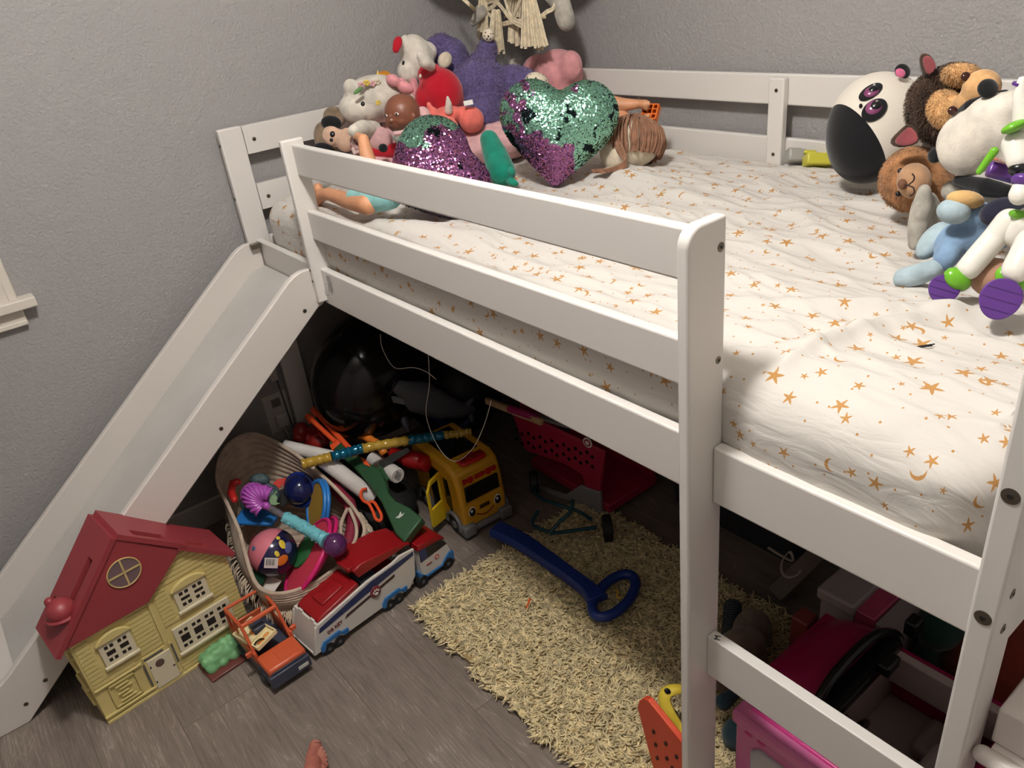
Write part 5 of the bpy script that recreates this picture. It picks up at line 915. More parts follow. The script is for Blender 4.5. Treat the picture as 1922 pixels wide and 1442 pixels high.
b = MB(); disc(b, 592, 1040, ('z', .135), 70, -32, 70, 3); build(b, 'face', mat('dark_pink_fleece', (150, 24, 70), .8), t, world=True); b = MB(); disc(b, 592, 1040, ('z', .135), 74, -32, 70, 4, ring=4.5); build(b, 'rim', PINK, t, world=True)
t = toy('toy_sieve', 'upright blue-rimmed oval toy dish with a mustard inside in the basket', 'toy dish', 592, 985, ('z', .16))
b = MB(); disc(b, 594, 950, ('z', .20), 46, -8, 58, 3); build(b, 'face', mat('mustard_plastic', (168, 136, 52), .5), t, world=True); b = MB(); disc(b, 594, 950, ('z', .20), 47, -8, 58, 4, ring=4.5); disc(b, 600, 950, ('z', .195), 47, -8, 58, 4, ring=4.5); build(b, 'rim', SKY, t, world=True)
t = toy('toy_dome', 'dark blue glossy dome-shaped toy between shell wand and blue dish', 'toy', 562, 945, ('z', .18))
b = MB(); EL(b, 563, 918, ('z', .215), 30, 30); build(b, 'dome', mat('navy_gloss', (22, 30, 78), .08, coat=.5), t, world=True); b = MB(); disc(b, 563, 920, ('z', .215), 31, 20, 20, 4, ring=4); build(b, 'ring', mat('royal_blue_gloss', (26, 44, 116), .15), t, world=True)
t = toy('toy_block', 'jagged red and black plastic piece behind the navy dome in the basket', 'toy', 530, 915, ('z', .20))
b = MB(); n_ = CAM - at(530, 905, ('z', .22)); plate(b, [(509, 912), (520, 900), (540, 897), (545, 905), (538, 914), (530, 910), (524, 918)], at(530, 905, ('z', .22)), n_, .012); build(b, 'red_piece', plastic('bright_red', (204, 44, 30)), t, world=True, bevel=.001)
b = MB(); plate(b, [(506, 915), (524, 920), (545, 912), (548, 940), (530, 952), (512, 940)], at(530, 905, ('z', .215)), n_, .02); build(b, 'black_piece', BLK, t, world=True, bevel=.001)
t = toy('toy_tray', 'blue plastic tray edge lying across the basket below the shell wand', 'toy tray', 480, 968, ('z', .18))
b = MB(); a_, c_ = at(448, 969, ('z', .195)), at(520, 972, ('z', .185)); b.obox((a_ + c_) / 2, (np.linalg.norm(c_ - a_), .07, .012), np.stack([(c_ - a_) / np.linalg.norm(c_ - a_), np.cross((0, 0, 1), (c_ - a_) / np.linalg.norm(c_ - a_)), (0, 0, 1)], 1)); build(b, 'tray', SKY, t, world=True, bevel=.004)
t = toy('toy_bag', 'grey-teal glittery crumpled pouch behind the purple shell wand', 'pouch', 480, 945, ('z', .19))
b = MB(); EL(b, 482, 945, ('z', .20), 32, 22, 0, 20); EL(b, 487, 900, ('z', .26), 20, 12); EL(b, 508, 930, ('z', .21), 18, 22); build(b, 'pouch', mat('teal_glitter', (84, 106, 110), .6, bump=1, bscale=200, var=.3, vscale=100), t, world=True, remesh=.005, relax=3)
for lab, pts in (('crumpled crimson knit mesh showing through the right side of basket', ((656, 945, .19, 12), (664, 985, .17, 14), (655, 1020, .15, 12), (640, 930, .20, 12), (622, 905, .22, 12))),):
    t = toy('toy_net', lab, 'net', 655, 980, ('z', .15)); b = MB(); LM(b, [(x, y, ('z', z), r) for x, y, z, r in sorted(pts, key=lambda q: q[1])]); build(b, 'net', mat('crimson_mesh', (128, 18, 48), .7, bump=1, bscale=120), t, world=True, remesh=.005, relax=3)
t = toy('toy_cup', 'dark green cup at the bottom front of the basket beside the ball', 'cup', 485, 1090, ('z', .10)); b = MB(); c_ = at(484, 1082, ('z', .10)); b.lathe([(0, .02), (.045, .026), (.046, .023), (.004, .018)], c_ - RC[2] * -.02, -RC[2], 24); build(b, 'cup', plastic('bottle_green', (28, 70, 50)), t, world=True)
t = toy('paper_scrap', 'white paper scrap at the bottom of basket below the pink paddle', 'paper', 510, 1100, ('z', .09)); b = MB(); b.obox(at(508, 1100, ('z', .08)), (.04, .05, .002), eul(.3, .2, .5)); build(b, 'sheet', mat('white_paper', (216, 210, 200), .8), t, world=True)

t = toy('toy_wand', 'purple shell wand with turquoise handle and clear purple ball end across the basket', 'toy wand', 560, 975, ('z', .24))
b = MB(); pS, pE = at(475, 931, ('z', .27)), at(632, 1025, ('z', .225)); ax_ = (pE - pS) / np.linalg.norm(pE - pS); Lw = np.linalg.norm(pE - pS)
c_ = at(481, 932, ('z', .275)); k = mpp(c_); Bs = basis_cam(math.radians(-30)); nf = 11
def shell(u, v):
    a = -1.5 + 3.0 * u; r = (.12 + .88 * v) * 50 * k * (1 + .04 * math.cos(u * nf * 2 * PI)); h = math.sin(min(v, .999) * PI) ** .6 * 12 * k + 1.5 * k * v * math.cos(u * nf * 2 * PI); return c_ + Bs @ np.array([24 * k - math.cos(a) * r, math.sin(a) * r * .62, -h - 4 * k])
b.grid(shell, 120, 18); o_ = build(b, 'shell', plastic('orchid_plastic', (172, 84, 176), .25), t, world=True); q_ = o_.modifiers.new('thick', 'SOLIDIFY'); q_.thickness = .004
b = MB(); EL(b, 478, 932, ('z', .27), 28, 26, -30, 9); build(b, 'shell_back', MATS['orchid_plastic'], t, world=True)
b = MB(); LM(b, [(436, 906, ('z', .28), 6), (434, 925, ('z', .275), 8), (440, 938, ('z', .27), 7)]); EL(b, 444, 905, ('z', .285), 9, 7); build(b, 'coral_knob', plastic('coral_red', (188, 40, 36)), t, world=True, remesh=.003, relax=2)
b = MB(); b.tube([at(496, 948, ('z', .262)), at(508, 955, ('z', .26))], .009, 16); b.ball(at(500, 950, ('z', .262)), .011, seg=14); build(b, 'neck', MATS['orchid_plastic'], t, world=True)
b = MB(); b.tube([at(505, 953, ('z', .26)), at(542, 975, ('z', .25))], .0095, 18); build(b, 'shaft', mat('grey_glitter', (120, 112, 118), .35, var=.35, vscale=200, bump=.3, bscale=300), t, world=True)
hp = [at(537, 972, ('z', .25)), at(560, 984, ('z', .244)), at(600, 1008, ('z', .235)), at(610, 1014, ('z', .232))]; b = MB(); b.tube(smoothpath(hp, 6), [.0165 + .0012 * math.sin(i * 1.9) for i in range(19)], 24)
for i in range(46): q = RNG.uniform(0, 1); pp = hp[0] * (1 - q) + hp[3] * q; v = RNG.normal(size=3); v -= ax_ * (v @ ax_); v /= np.linalg.norm(v); b.ball(pp + v * .0165, RNG.uniform(.002, .004), seg=8)
build(b, 'grip', TURQ, t, world=True); b = MB(); b.tube([hp[3] - ax_ * .003, hp[3] + ax_ * .005], .0205, 24); build(b, 'collar', TURQ, t, world=True, bevel=.002)
b = MB(); b.ball(at(629, 1023, ('z', .228)), 23 * mpp(pE), seg=28); build(b, 'ball_end', mat('purple_clear_plastic', (116, 56, 120), .08, trans=.55, coat=.4), t, world=True)
t = toy('toy_leaf', 'small pale green plastic leaf fin beside the shell wand', 'toy', 513, 938, ('z', .25)); b = MB(); p0 = at(513, 938, ('z', .262)); plate(b, [(505, 938), (508, 930), (516, 928), (521, 934), (519, 943), (526, 945), (516, 949), (508, 947)], p0, CAM - p0, .003); b.tube([at(513, 932, ('z', .265)), at(520, 922, ('z', .27))], .003, 8); build(b, 'leaf', plastic('sage_plastic', (120, 152, 112)), t, world=True, bevel=.0008)

# ================================================================ HEAP BEHIND THE BASKET
def tubething(lab, a, b_, r, hole=True):
    t = thing('foam_tube', lab, 'foam tube', tuple((a + b_) / 2), 0, 'white foam tubes'); d = (b_ - a) / np.linalg.norm(b_ - a); m = MB()
    m.tube([a + d * .012, a, a, a + d * .001, a + d * .03, b_], [r * .42, r * .42, r * .6, r, r * 1.0, r], 22) if hole else m.tube([a, b_], [r, r], 22)
    m = MB(); pr_ = [(.03, r * .42), (0.002, r * .44), (0, r * .5), (0, r * .9), (.003, r), (np.linalg.norm(b_ - a), r)]; m.lathe(pr_, a, d, 24); build(m, 'tube', mat('white_foam', (206, 200, 194), .8, bump=.3, bscale=300), t, world=True)
tubething('white foam tube with open end pointing at camera over basket rim', at(606, 862, ('z', .31)), at(700, 935, ('z', .17)), .0235)
tubething('white foam tube lying flat behind basket, under the gold and blue stick', at(624, 858, ('z', .27)), at(534, 838, ('z', .30)), .0195)
tubething('short white foam tube end under the green toy gun', at(747, 894, ('z', .20)), at(700, 862, ('z', .20)), .024)
t = toy('toy_stick', 'long glossy gold and blue twisted toy stick lying over the heap', 'toy stick', 720, 840, ('z', .28))
P = [np.array(q) for q in (az(567, 872, .325), az(622, 858, .325), az(680, 842, .315), az(765, 827, .30), az(832, 817, .285), az(884, 811, .275))]
cols = [plastic('gold_foil', (168, 136, 52), .18), mat('blue_foil', (14, 92, 120), .15, .3), MATS['gold_foil'], MATS['blue_foil'], MATS['gold_foil']]
for i in range(5):
    b = MB(); a_, c_ = P[i], P[i + 1]; n_ = 14; r_ = .0145 if i < 4 else .012; b.tube([a_ + (c_ - a_) * j / n_ for j in range(n_ + 1)], [r_ * (1 + .13 * math.sin(j * 2.4 + i)) for j in range(n_ + 1)], 14)
    for j in range(16): v = RNG.normal(size=3); v /= np.linalg.norm(v); b.ball(a_ + (c_ - a_) * RNG.random() + v * .011, .005, seg=8)
    build(b, 'segment', cols[i], t, world=True)

# green and orange toy shotgun
t = toy('toy_gun', 'green and orange plastic toy shotgun lying with its butt on the truck', 'toy gun', 700, 930, ('z', .22)); GG = plastic('dark_green_plastic', (36, 74, 44), .4); OO = plastic('bright_orange_plastic', (222, 84, 42), .35)
pm, pb = at(582, 772, ('x', .17)), at(762, 985, ('z', .185)); ga = (pb - pm) / np.linalg.norm(pb - pm); vv = CAM - (pm + pb) / 2; vv /= np.linalg.norm(vv); s_ = np.cross(ga, vv); s_ /= np.linalg.norm(s_); gn = np.cross(s_, ga); gn = gn if gn @ vv > 0 else -gn; gn = gn + s_ * .0; G0 = pm
b = MB(); plate(b, [(616, 832), (628, 815), (640, 822), (652, 842), (690, 868), (712, 880), (722, 900), (729, 925), (742, 940), (768, 952), (793, 973), (758, 1018), (742, 1002), (716, 944), (694, 912), (676, 890), (655, 870), (632, 850)], G0, gn, .030); st_ = build(b, 'stock', GG, t, world=True, bevel=.004)
b = MB(); plate(b, [(618, 836), (637, 822), (642, 828), (623, 845)], G0 + gn * .002, gn, .034); plate(b, [(676, 858), (686, 862), (696, 876), (684, 872)], G0 + gn * .002, gn, .034); build(b, 'orange_band', OO, t, world=True, bevel=.001)
for (x0, y0), (x1, y1), r in (((590, 770), (668, 855), .0085), ((579, 783), (630, 830), .008)):
    b = MB(); a_, c_ = PLN(x0, y0, G0, gn), PLN(x1, y1, G0, gn); b.tube([a_, c_], r, 14); b.tube([a_ - ga * .004, a_ + ga * .02], r * 1.45, 14); build(b, 'barrel', OO, t, world=True)
b = MB(); q = [PLN(x, y, G0 - gn * .01, gn) for x, y in ((688, 918), (680, 920), (677, 930), (682, 940), (692, 946), (700, 960), (706, 975), (714, 977), (716, 968), (710, 955), (702, 943), (694, 942))]; b.tube(smoothpath(q, 5), .0045, 8); build(b, 'trigger_guard', OO, t, world=True)
for x, y in ((683, 884), (707, 920)): b = MB(); b.ball(PLN(x, y, G0 + gn * .0005, gn), .0032, seg=10); build(b, 'screw', STEEL, t, world=True)
b = MB(); plate(b, [(742, 972), (748, 968), (752, 960), (754, 966), (759, 962), (756, 968), (749, 973)], G0 + gn * .001, gn, .002); build(b, 'duck_mark', plastic('chalk_white', (190, 196, 186)), t, world=True, smooth=False)
b = MB(); plate(b, [(706, 868), (712, 876), (716, 873), (722, 885), (730, 898), (726, 903), (716, 890)], G0 - gn * .012, gn, .008); build(b, 'hammer', GG, t, world=True)

t = toy('toy_dragon', 'red and orange plastic toy dragon under the balloon at the wall', 'toy dragon', 640, 820, ('x', .14)); DRD = plastic('dragon_red', (150, 30, 26), .4); DOR = plastic('dragon_orange', (220, 122, 40), .4)
b = MB(); p = ('x', .15); EL(b, 640, 800, p, 30, 26); EL(b, 600, 830, p, 30, 22); EL(b, 565, 810, ('x', .12), 16, 18); EL(b, 660, 780, ('x', .14), 20, 14, 30); EL(b, 560, 822, ('x', .14), 12, 10); EL(b, 690, 850, ('x', .20), 50, 14, -20); EL(b, 590, 806, p, 8, 14); build(b, 'body', DRD, t, world=True, remesh=.005, relax=2)
for pts in (((617, 758), (622, 754), (634, 770), (652, 786), (656, 796), (648, 796), (638, 780)), ((626, 752), (632, 760), (640, 755), (646, 764), (658, 772), (662, 786), (650, 780), (636, 766)), ((640, 750), (650, 756), (664, 768), (668, 784), (656, 772))):
    b = MB(); p0 = at(640, 775, ('x', .18)); plate(b, pts, p0, CAM - p0, .006); build(b, 'spike', DOR, t, world=True, bevel=.001)
b = MB(); Q = smoothpath([az(640, 818, .27), az(660, 812, .28), az(690, 822, .275), az(712, 838, .26), az(722, 852, .24)], 7); b.tube(Q, [.013 * (1 + .10 * math.sin(i * 1.8)) for i in range(len(Q))], 12); build(b, 'ribbed_tail', DOR, t, world=True)
t = toy('toy_bottle', 'red plastic cylinder toy lying against the side of the yellow bus', 'toy', 785, 880, ('z', .2)); b = MB(); a_, c_ = az(808, 872, .205), az(735, 852, .215); d = c_ - a_; Lr = np.linalg.norm(d)
b.lathe([(0, .004), (.002, .018), (.008, .0265), (.03, .0275), (.032, .026), (.034, .0275), (Lr * .6, .0275), (Lr * .62, .022), (Lr, .02)], a_, d, 24); build(b, 'bottle', plastic('cherry_red', (160, 22, 24), .25), t, world=True)
t = toy('toy_part', 'black plastic toy piece lying over the red cylinder', 'toy', 740, 855, ('z', .23)); b = MB(); p0 = az(745, 855, .245); plate(b, [(765, 840), (770, 848), (738, 868), (716, 880), (712, 868), (735, 852)], p0, CAM - p0, .008); build(b, 'wing', BLK, t, world=True, bevel=.001)
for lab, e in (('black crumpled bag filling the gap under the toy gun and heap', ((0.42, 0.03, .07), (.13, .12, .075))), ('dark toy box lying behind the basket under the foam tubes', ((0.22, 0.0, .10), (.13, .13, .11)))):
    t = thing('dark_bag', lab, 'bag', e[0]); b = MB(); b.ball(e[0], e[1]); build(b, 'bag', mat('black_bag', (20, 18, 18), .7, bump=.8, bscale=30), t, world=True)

# ================================================================ YELLOW BUS
BY = plastic('bus_yellow', (206, 152, 36), .35); GRB = plastic('bus_grey', (112, 112, 114), .5); BRD = plastic('bus_red', (176, 26, 24), .3); DGL = mat('dark_window', (18, 15, 14), .2)
t = thing('toy_bus', 'chunky yellow toy bus with big eyes and red lights on the roof', 'toy bus', (0.685, 0.168, 0), math.radians(-3)); w = .158   # x forward (front at 0), y across 0..w
b = MB(); b.prism([(-.27, .03), (0, .03), (.004, .10), (-.004, .175), (-.018, .222), (-.05, .238), (-.26, .238), (-.27, .22)], (0, 0, 0), (1, 0, 0), (0, 0, 1), (0, 1, 0), 0, w); build(b, 'body', BY, t, bevel=.012, seg=4)
b = MB(); b.box((-.272, -.006, .018), (.012, w + .006, .036)); b.box((-.03, -.008, .012), (.018, .035, .05)).box((-.03, w - .035, .012), (.018, w + .008, .05)); build(b, 'chassis', GRB, t, bevel=.006)
for x in (-.045, -.215):
    for y0, y1, s in ((-.006, .02, -1), (w - .02, w + .006, 1)):
        b = MB(); yo = y0 if s < 0 else y1; b.tube([(x + .040 * math.cos(a), yo, .034 + .040 * math.sin(a)) for a in np.linspace(-.1, PI + .1, 18)], .006, 8); build(b, 'wheel_arch', GRB, t)
        b = MB(); b.cyl((x, y0, .034), (x, y1, .034), .034, n=28); wl_ = build(b, 'wheel', RUB, t, bevel=.004); b = MB(); b.cyl((x, yo - .003, .034), (x, yo + .003, .034), .012, n=18); build(b, 'hub', GRB, wl_)
b = MB(); b.prism([(.020, .125), (w - .018, .125), (w - .020, .176), (.022, .176)], (.0015, 0, 0), (0, 1, 0), (0, 0, 1), (1, 0, -.10), -.004, .0025); build(b, 'windshield', DGL, t, bevel=.002)
b = MB(); b.tube([(.0035 - (z - .15) * .09, y, z) for y, z in ((.016, .120), (w - .014, .120), (w - .016, .208), (.018, .208))], .0025, 8, closed=True); build(b, 'front_frame', BY, t)
for i, (y, r) in enumerate(((.028, .0085), (.048, .0115), (w - .045, .0115), (w - .026, .0085))): b = MB(); b.cyl((-.012, y, .192), (-.002, y, .192), r, n=20); build(b, 'light', BRD, t, bevel=.002)
b = MB(); b.box((-.01, .064, .186), (-.0015, .098, .198)); build(b, 'front_sign', BRD, t, bevel=.002)
b = MB(); b.prism([(-.052, .035), (-.02, .035), (-.014, .05), (-.014, w - .05), (-.02, w - .035), (-.052, w - .035)], (0, 0, .232), (1, 0, 0), (0, 1, 0), (0, 0, 1), 0, .012); build(b, 'roof_lights', BRD, t, bevel=.004); b = MB()
b.cyl((-.034, .05, .244), (-.034, .05, .247), .009, n=18).cyl((-.034, w - .05, .244), (-.034, w - .05, .247), .009, n=18).cyl((-.034, w / 2, .244), (-.034, w / 2, .250), .016, n=22); build(b, 'roof_buttons', plastic('deep_red', (132, 18, 20)), t, bevel=.001)
for y in (.034, w - .032):
    b = MB(); b.ball((.002, y, .088), (.004, .014, .018)); e_ = build(b, 'eye', EYEW, t); b = MB(); b.ball((.0045, y, .086), (.003, .011, .015)); build(b, 'pupil', BLK, e_); b = MB(); b.ball((.0072, y - .003, .092), (.0012, .004, .005)); build(b, 'glint', EYEW, e_)
b = MB(); b.box((.0, .060, .082), (.0045, .098, .098)); gp_ = build(b, 'grille', plastic('brown_grille', (112, 82, 34)), t, bevel=.002); b = MB(); [b.box((.0040, .063, .085 + i * .003), (.0055, .095, .0862 + i * .003)) for i in range(4)]; build(b, 'grille_bars', DGL, gp_)
b = MB(); b.tube([(.003, .048 + .062 * q, .072 - .014 * math.sin(PI * q)) for q in np.linspace(0, 1, 14)], .002, 6); build(b, 'smile', mat('dark_red_line', (110, 30, 20), .5), t)
b = MB(); b.prism([(-.085, .09), (-.052, .065), (-.050, .13), (-.058, .185), (-.085, .185)], (0, 0, 0), (1, 0, 0), (0, 0, 1), (0, 1, 0), -.0012, .002); build(b, 'side_window', DGL, t, bevel=.001)
b = MB(); b.box((-.17, -.0012, .04), (-.10, .004, .195)); build(b, 'doorway', DGL, t)
b = MB(); b.box((-.24, .03, .236), (-.075, w - .03, .2395)); build(b, 'roof_opening', DGL, t)
b = MB(); R0 = eul(0, 0, -1.15); 
def dq(x, z, y=0): return np.array([-.098, -.002, 0]) + R0 @ np.array([x, y, 0]) + np.array([0, 0, z])
U_ = R0 @ np.array([1, 0, 0]); V_ = np.array([0, 0, 1.]); N_ = R0 @ np.array([0, 1, 0]); o0 = (-.100, -.002, 0)
for pl in ([(0, .03), (.07, .04), (.07, .10), (0, .10)], [(0, .18), (.058, .18), (.048, .194), (0, .197)], [(0, .10), (.010, .10), (.010, .18), (0, .18)], [(.062, .10), (.07, .10), (.070, .165), (.058, .18), (.054, .18), (.062, .165)]): b.prism(pl, o0, U_, V_, N_, -.004, .004)
build(b, 'door', plastic('door_yellow', (214, 180, 36), .35), t, bevel=.001)

t = thing('push_bar', 'royal blue plastic push handle with ring grip lying on the rug', 'toy handle', tuple(az(1040, 1060, .03))); BLU = plastic('royal_blue_plastic', (24, 50, 122), .35)
cen = [az(930, 990, .05), az(975, 1012, .05), az(1020, 1042, .05), az(1070, 1078, .05), az(1105, 1105, .05), az(1122, 1125, .05)]; wd_ = [.030, .027, .024, .021, .023, .030]; cs = smoothpath(cen, 6); wsx = np.interp(np.linspace(0, 5, len(cs)), range(6), wd_); b = MB(); vs = []
for i, c_ in enumerate(cs):
    tg = cs[min(i + 1, len(cs) - 1)] - cs[max(i - 1, 0)]; tg[2] = 0; tg /= np.linalg.norm(tg); s_ = np.array([-tg[1], tg[0], 0]); a_ = wsx[i]; vs += [c_ + s_ * a_, c_ + s_ * a_ * .8 + np.array([0, 0, .010]), c_ - s_ * a_ * .8 + np.array([0, 0, .010]), c_ - s_ * a_, c_ - s_ * a_ - np.array([0, 0, .016]), c_ + s_ * a_ - np.array([0, 0, .016])]
fs = [(i * 6 + j, i * 6 + (j + 1) % 6, i * 6 + 6 + (j + 1) % 6, i * 6 + 6 + j) for i in range(len(cs) - 1) for j in range(6)] + [tuple(range(6)), tuple(range((len(cs) - 1) * 6, len(cs) * 6))]; b.add(vs, fs); build(b, 'arm', BLU, t, world=True, bevel=.003)
b = MB(); rc = az(1153, 1117, .045); k = mpp(rc); e0, e1 = az(1112, 1140, .045), az(1193, 1095, .045); uu = (e1 - e0) / 2; uu[2] = 0; v0 = az(1150, 1158, .045) - az(1150, 1077, .045); v0 = v0 / 2; v0[2] = 0
b.tube([rc + uu * math.cos(a) + v0 * math.sin(a) * .82 for a in np.linspace(0, 2 * PI, 44, endpoint=False)], .0135, 12, closed=True); build(b, 'ring_grip', BLU, t, world=True)
t = thing('plastic_clip', 'tiny orange and white plastic pick lying on the rug', 'toy', tuple(az(993, 1130, .035))); b = MB(); b.tube([az(988, 1142, .036), az(995, 1124, .04)], [.0018, .003], 8); build(b, 'pick', OO, t, world=True); b = MB(); b.ball(az(997, 1119, .042), .003, seg=10); build(b, 'tip', WHP, t, world=True)
t = thing('hair_tie', 'small yellow hair clip on the rug inside the blue ring', 'hair clip', tuple(az(1158, 1115, .03))); b = MB(); b.tube(smoothpath([az(1155, 1108, .034), az(1160, 1112, .042), az(1158, 1120, .034), az(1166, 1124, .034)], 4), .003, 8); build(b, 'clip', plastic('marigold', (206, 158, 50)), t, world=True)

# ================================================================ DARK BACK CORNER UNDER THE BED
t = toy('balloon', 'shiny black foil balloon in the back corner under the bed', 'balloon', 640, 780, ('x', .25)); b = MB(); b.ball((.26, .20, .42), (.17, .24, .20), eul(.2, 0, .3), 48); build(b, 'balloon', mat('black_foil', (26, 24, 24), .16, .55), t, world=True)
t = toy('exercise_ball', 'matte black ball behind the dragon and shark under the bed', 'ball', 720, 800, ('x', .2)); b = MB(); b.ball((.16, .52, .19), .18, seg=36); build(b, 'ball', mat('matte_black', (18, 18, 19), .5), t, world=True)
t = toy('toy_shark', 'grey plastic toy shark lying on its side above the yellow bus', 'toy shark', 780, 760, ('x', .42)); SG = plastic('shark_grey', (86, 90, 98), .45); SX = ('x', .40)
b = MB(); LM(b, [(700, 716, ('x', .38), 18), (735, 722, SX, 26), (780, 742, SX, 33), (825, 760, SX, 27), (862, 770, SX, 16), (886, 768, SX, 7)]); EL(b, 880, 756, SX, 14, 5, 45); EL(b, 884, 782, SX, 6, 14, 10); EL(b, 760, 790, SX, 8, 24, 20); EL(b, 678, 733, ('x', .38), 14, 7, -15); EL(b, 776, 712, SX, 6, 14, -20); build(b, 'body', SG, t, world=True, remesh=.005, relax=4)
b = MB(); p0 = at(745, 745, ('x', .455)); plate(b, [(734, 744), (742, 744), (758, 750), (760, 760), (738, 756)], at(745, 750, ('x', .455)), CAM - p0, .004); build(b, 'gill_window', DGL, t, world=True)
b = MB(); b.tube([at(757, 700, ('x', .44)), at(740, 725, ('x', .46)), at(728, 746, ('x', .44))], .003, 6); build(b, 'seam', DGL, t, world=True)
t = toy('toy_net', 'dark blue mesh piece hanging below the grey shark', 'net', 840, 790, SX); b = MB()
for i in range(7): b.tube(smoothpath([at(805 + i * 4, 778 + i, ('x', .40)), at(830 + i * 6, 800 + i * 2, ('x', .40)), at(865 + i * 3, 800 - i * 3, ('x', .40))], 4), .002, 6)
build(b, 'mesh', plastic('navy_cord', (22, 36, 92)), t, world=True)
for lab, pts, sag in (('thin white cord drooping in a loop from the bed above the yellow bus', ((803, 655), (806, 720), (800, 780), (822, 838), (852, 866), (885, 845), (908, 800), (922, 752)), 0), ('thin white cord hanging in front of the black balloon', ((714, 628), (718, 655), (740, 690), (775, 690), (800, 698), (818, 712)), 0)):
    t = toy('cord', lab, 'cord', *pts[3], ('y', .10)); b = MB(); b.tube(smoothpath([at(x, y, ('y', .10)) for x, y in pts], 6), .0009, 6); build(b, 'string', mat('white_cord', (210, 205, 196), .4), t, world=True)
# shopping cart
t = thing('toy_cart', 'pink perforated toy shopping cart standing in the dark behind the bus', 'toy cart', (0.78, 0.5, 0)); CP = plastic('cart_pink', (158, 34, 62), .4); CG = plastic('cart_grey', (136, 134, 134), .45)
n_ = np.array([0.12, -1, .0]); p0 = np.array([.75, .50, .2])
holes = [(970 + i * 22 + (j % 2) * 10, 806 + j * 9 + i * 7.2) for j in range(6) for i in range(9)]
b = MB(); plate(b, [(962, 778), (1000, 784), (1135, 848), (1125, 925), (1098, 914), (1092, 892), (1060, 872), (985, 846)], p0, n_, .010); sp = build(b, 'side_panel', CP, t, world=True, bevel=.003)
for x, y in holes:
    if y < 906 and y < 905 and x < 1122 and y > 795 + (x - 962) * .38 and y < 842 + (x - 985) * .33: b = MB(); q = PLN(x, y, p0, n_); nn = n_ / np.linalg.norm(n_); b.cyl(q + nn * .0012, q - nn * .002, .0062, n=12); build(b, 'hole', DGL, sp, world=True)
nn = n_ / np.linalg.norm(n_)
for r, m in ((.0165, EYEW), (.0120, CP), (.0068, EYEW)): b = MB(); q = PLN(1103, 831, p0, n_); b.cyl(q + nn * (.004 - r * .16), q - nn * .001, r, n=28); build(b, 'target_ring' if m is EYEW else 'target_gap', m, sp, world=True)
b = MB(); plate(b, [(1088, 912), (1125, 924), (1130, 985), (1118, 965), (1092, 948), (990, 920), (985, 905), (1060, 930)], p0 + nn * .003, n_, .014); build(b, 'base_frame', CG, t, world=True, bevel=.003)
b = MB(); plate(b, [(960, 770), (1095, 806), (1110, 818), (1000, 786), (962, 782)], p0, n_, .02); build(b, 'top_rim', CG, t, world=True, bevel=.003)
b = MB(); b.box((.56, .53, .02), (.93, .74, .05)); b.box((.55, .72, .05), (.93, .735, .30)); b.box((.55, .52, .12), (.56, .735, .28)); build(b, 'basket', CP, t, world=True, bevel=.004)
t = thing('wooden_stick', 'pale wooden stick jutting out beside the pink cart under the rail', 'stick', tuple(at(950, 768, ('y', .44)))); b = MB(); a_, c_ = at(913, 752, ('y', .42)), at(990, 782, ('y', .44)); d = c_ - a_; dn_ = d / np.linalg.norm(d); b.obox((a_ + c_) / 2 + dn_ * .03, (np.linalg.norm(d) + .06, .012, .020), np.stack([dn_, np.cross((0, 0, 1), dn_), np.cross(dn_, np.cross((0, 0, 1), dn_))], 1)); build(b, 'stick', mat('pale_pine', (190, 158, 118), .6, var=.2, vscale=20), t, world=True, bevel=.001)
t = thing('toy_shoe', 'magenta plastic piece lying on the pale wooden stick', 'toy', tuple(at(985, 770, ('y', .45)))); b = MB(); LM(b, [(958, 768, ('y', .43), 7), (985, 776, ('y', .44), 8), (1010, 786, ('y', .45), 6)]); build(b, 'piece', plastic('magenta_plastic', (150, 30, 92)), t, world=True)
# doll stroller frame
t = thing('doll_stroller', 'folded doll stroller frame with black wheels and teal tubes on the rug', 'stroller', tuple(az(1100, 1000, 0)), 0); 
for px, py, z, r in ((1140, 992, .045, .040), (1002, 905, .05, .036)): b = MB(); q = az(px, py, z); b.cyl(q + np.array([-.008, -.010, 0]), q + np.array([.008, .010, 0]), r, n=28); wv_ = build(b, 'wheel', RUB, t, world=True, bevel=.004); b = MB(); b.cyl(q + np.array([.008, -.012, 0]), q + np.array([.008, .012, 0]), .006, n=12); build(b, 'hub', GRB, wv_, world=True)
TLT = plastic('teal_tube', (20, 66, 78), .35)
for pts in (((1120, 990, .05), (1070, 997, .055), (1032, 1002, .06)), ((1032, 1002, .06), (1050, 980, .09), (1070, 962, .12), (1075, 940, .16)), ((1110, 975, .06), (1085, 960, .09), (1055, 950, .1), (1015, 935, .08), (1000, 915, .06)), ((1035, 1000, .055), (1000, 985, .05), (1010, 960, .06))): b = MB(); b.tube(smoothpath([az(*q) for q in pts], 5), .0055, 10); build(b, 'tube', TLT, t, world=True)
t = thing('storage_bin', 'dark grey bin standing in the shadow at the back wall', 'bin', (1.25, .85, 0)); b = MB(); b.prism([(1.02, 0), (1.42, 0), (1.46, .30), (.98, .30)], (0, .72, 0), (1, 0, 0), (0, 0, 1), (0, 1, 0), 0, .3); b.box((.965, .705, .29), (1.475, 1.035, .31)); build(b, 'bin', mat('charcoal_bin', (40, 42, 46), .6), t, world=True, bevel=.01)
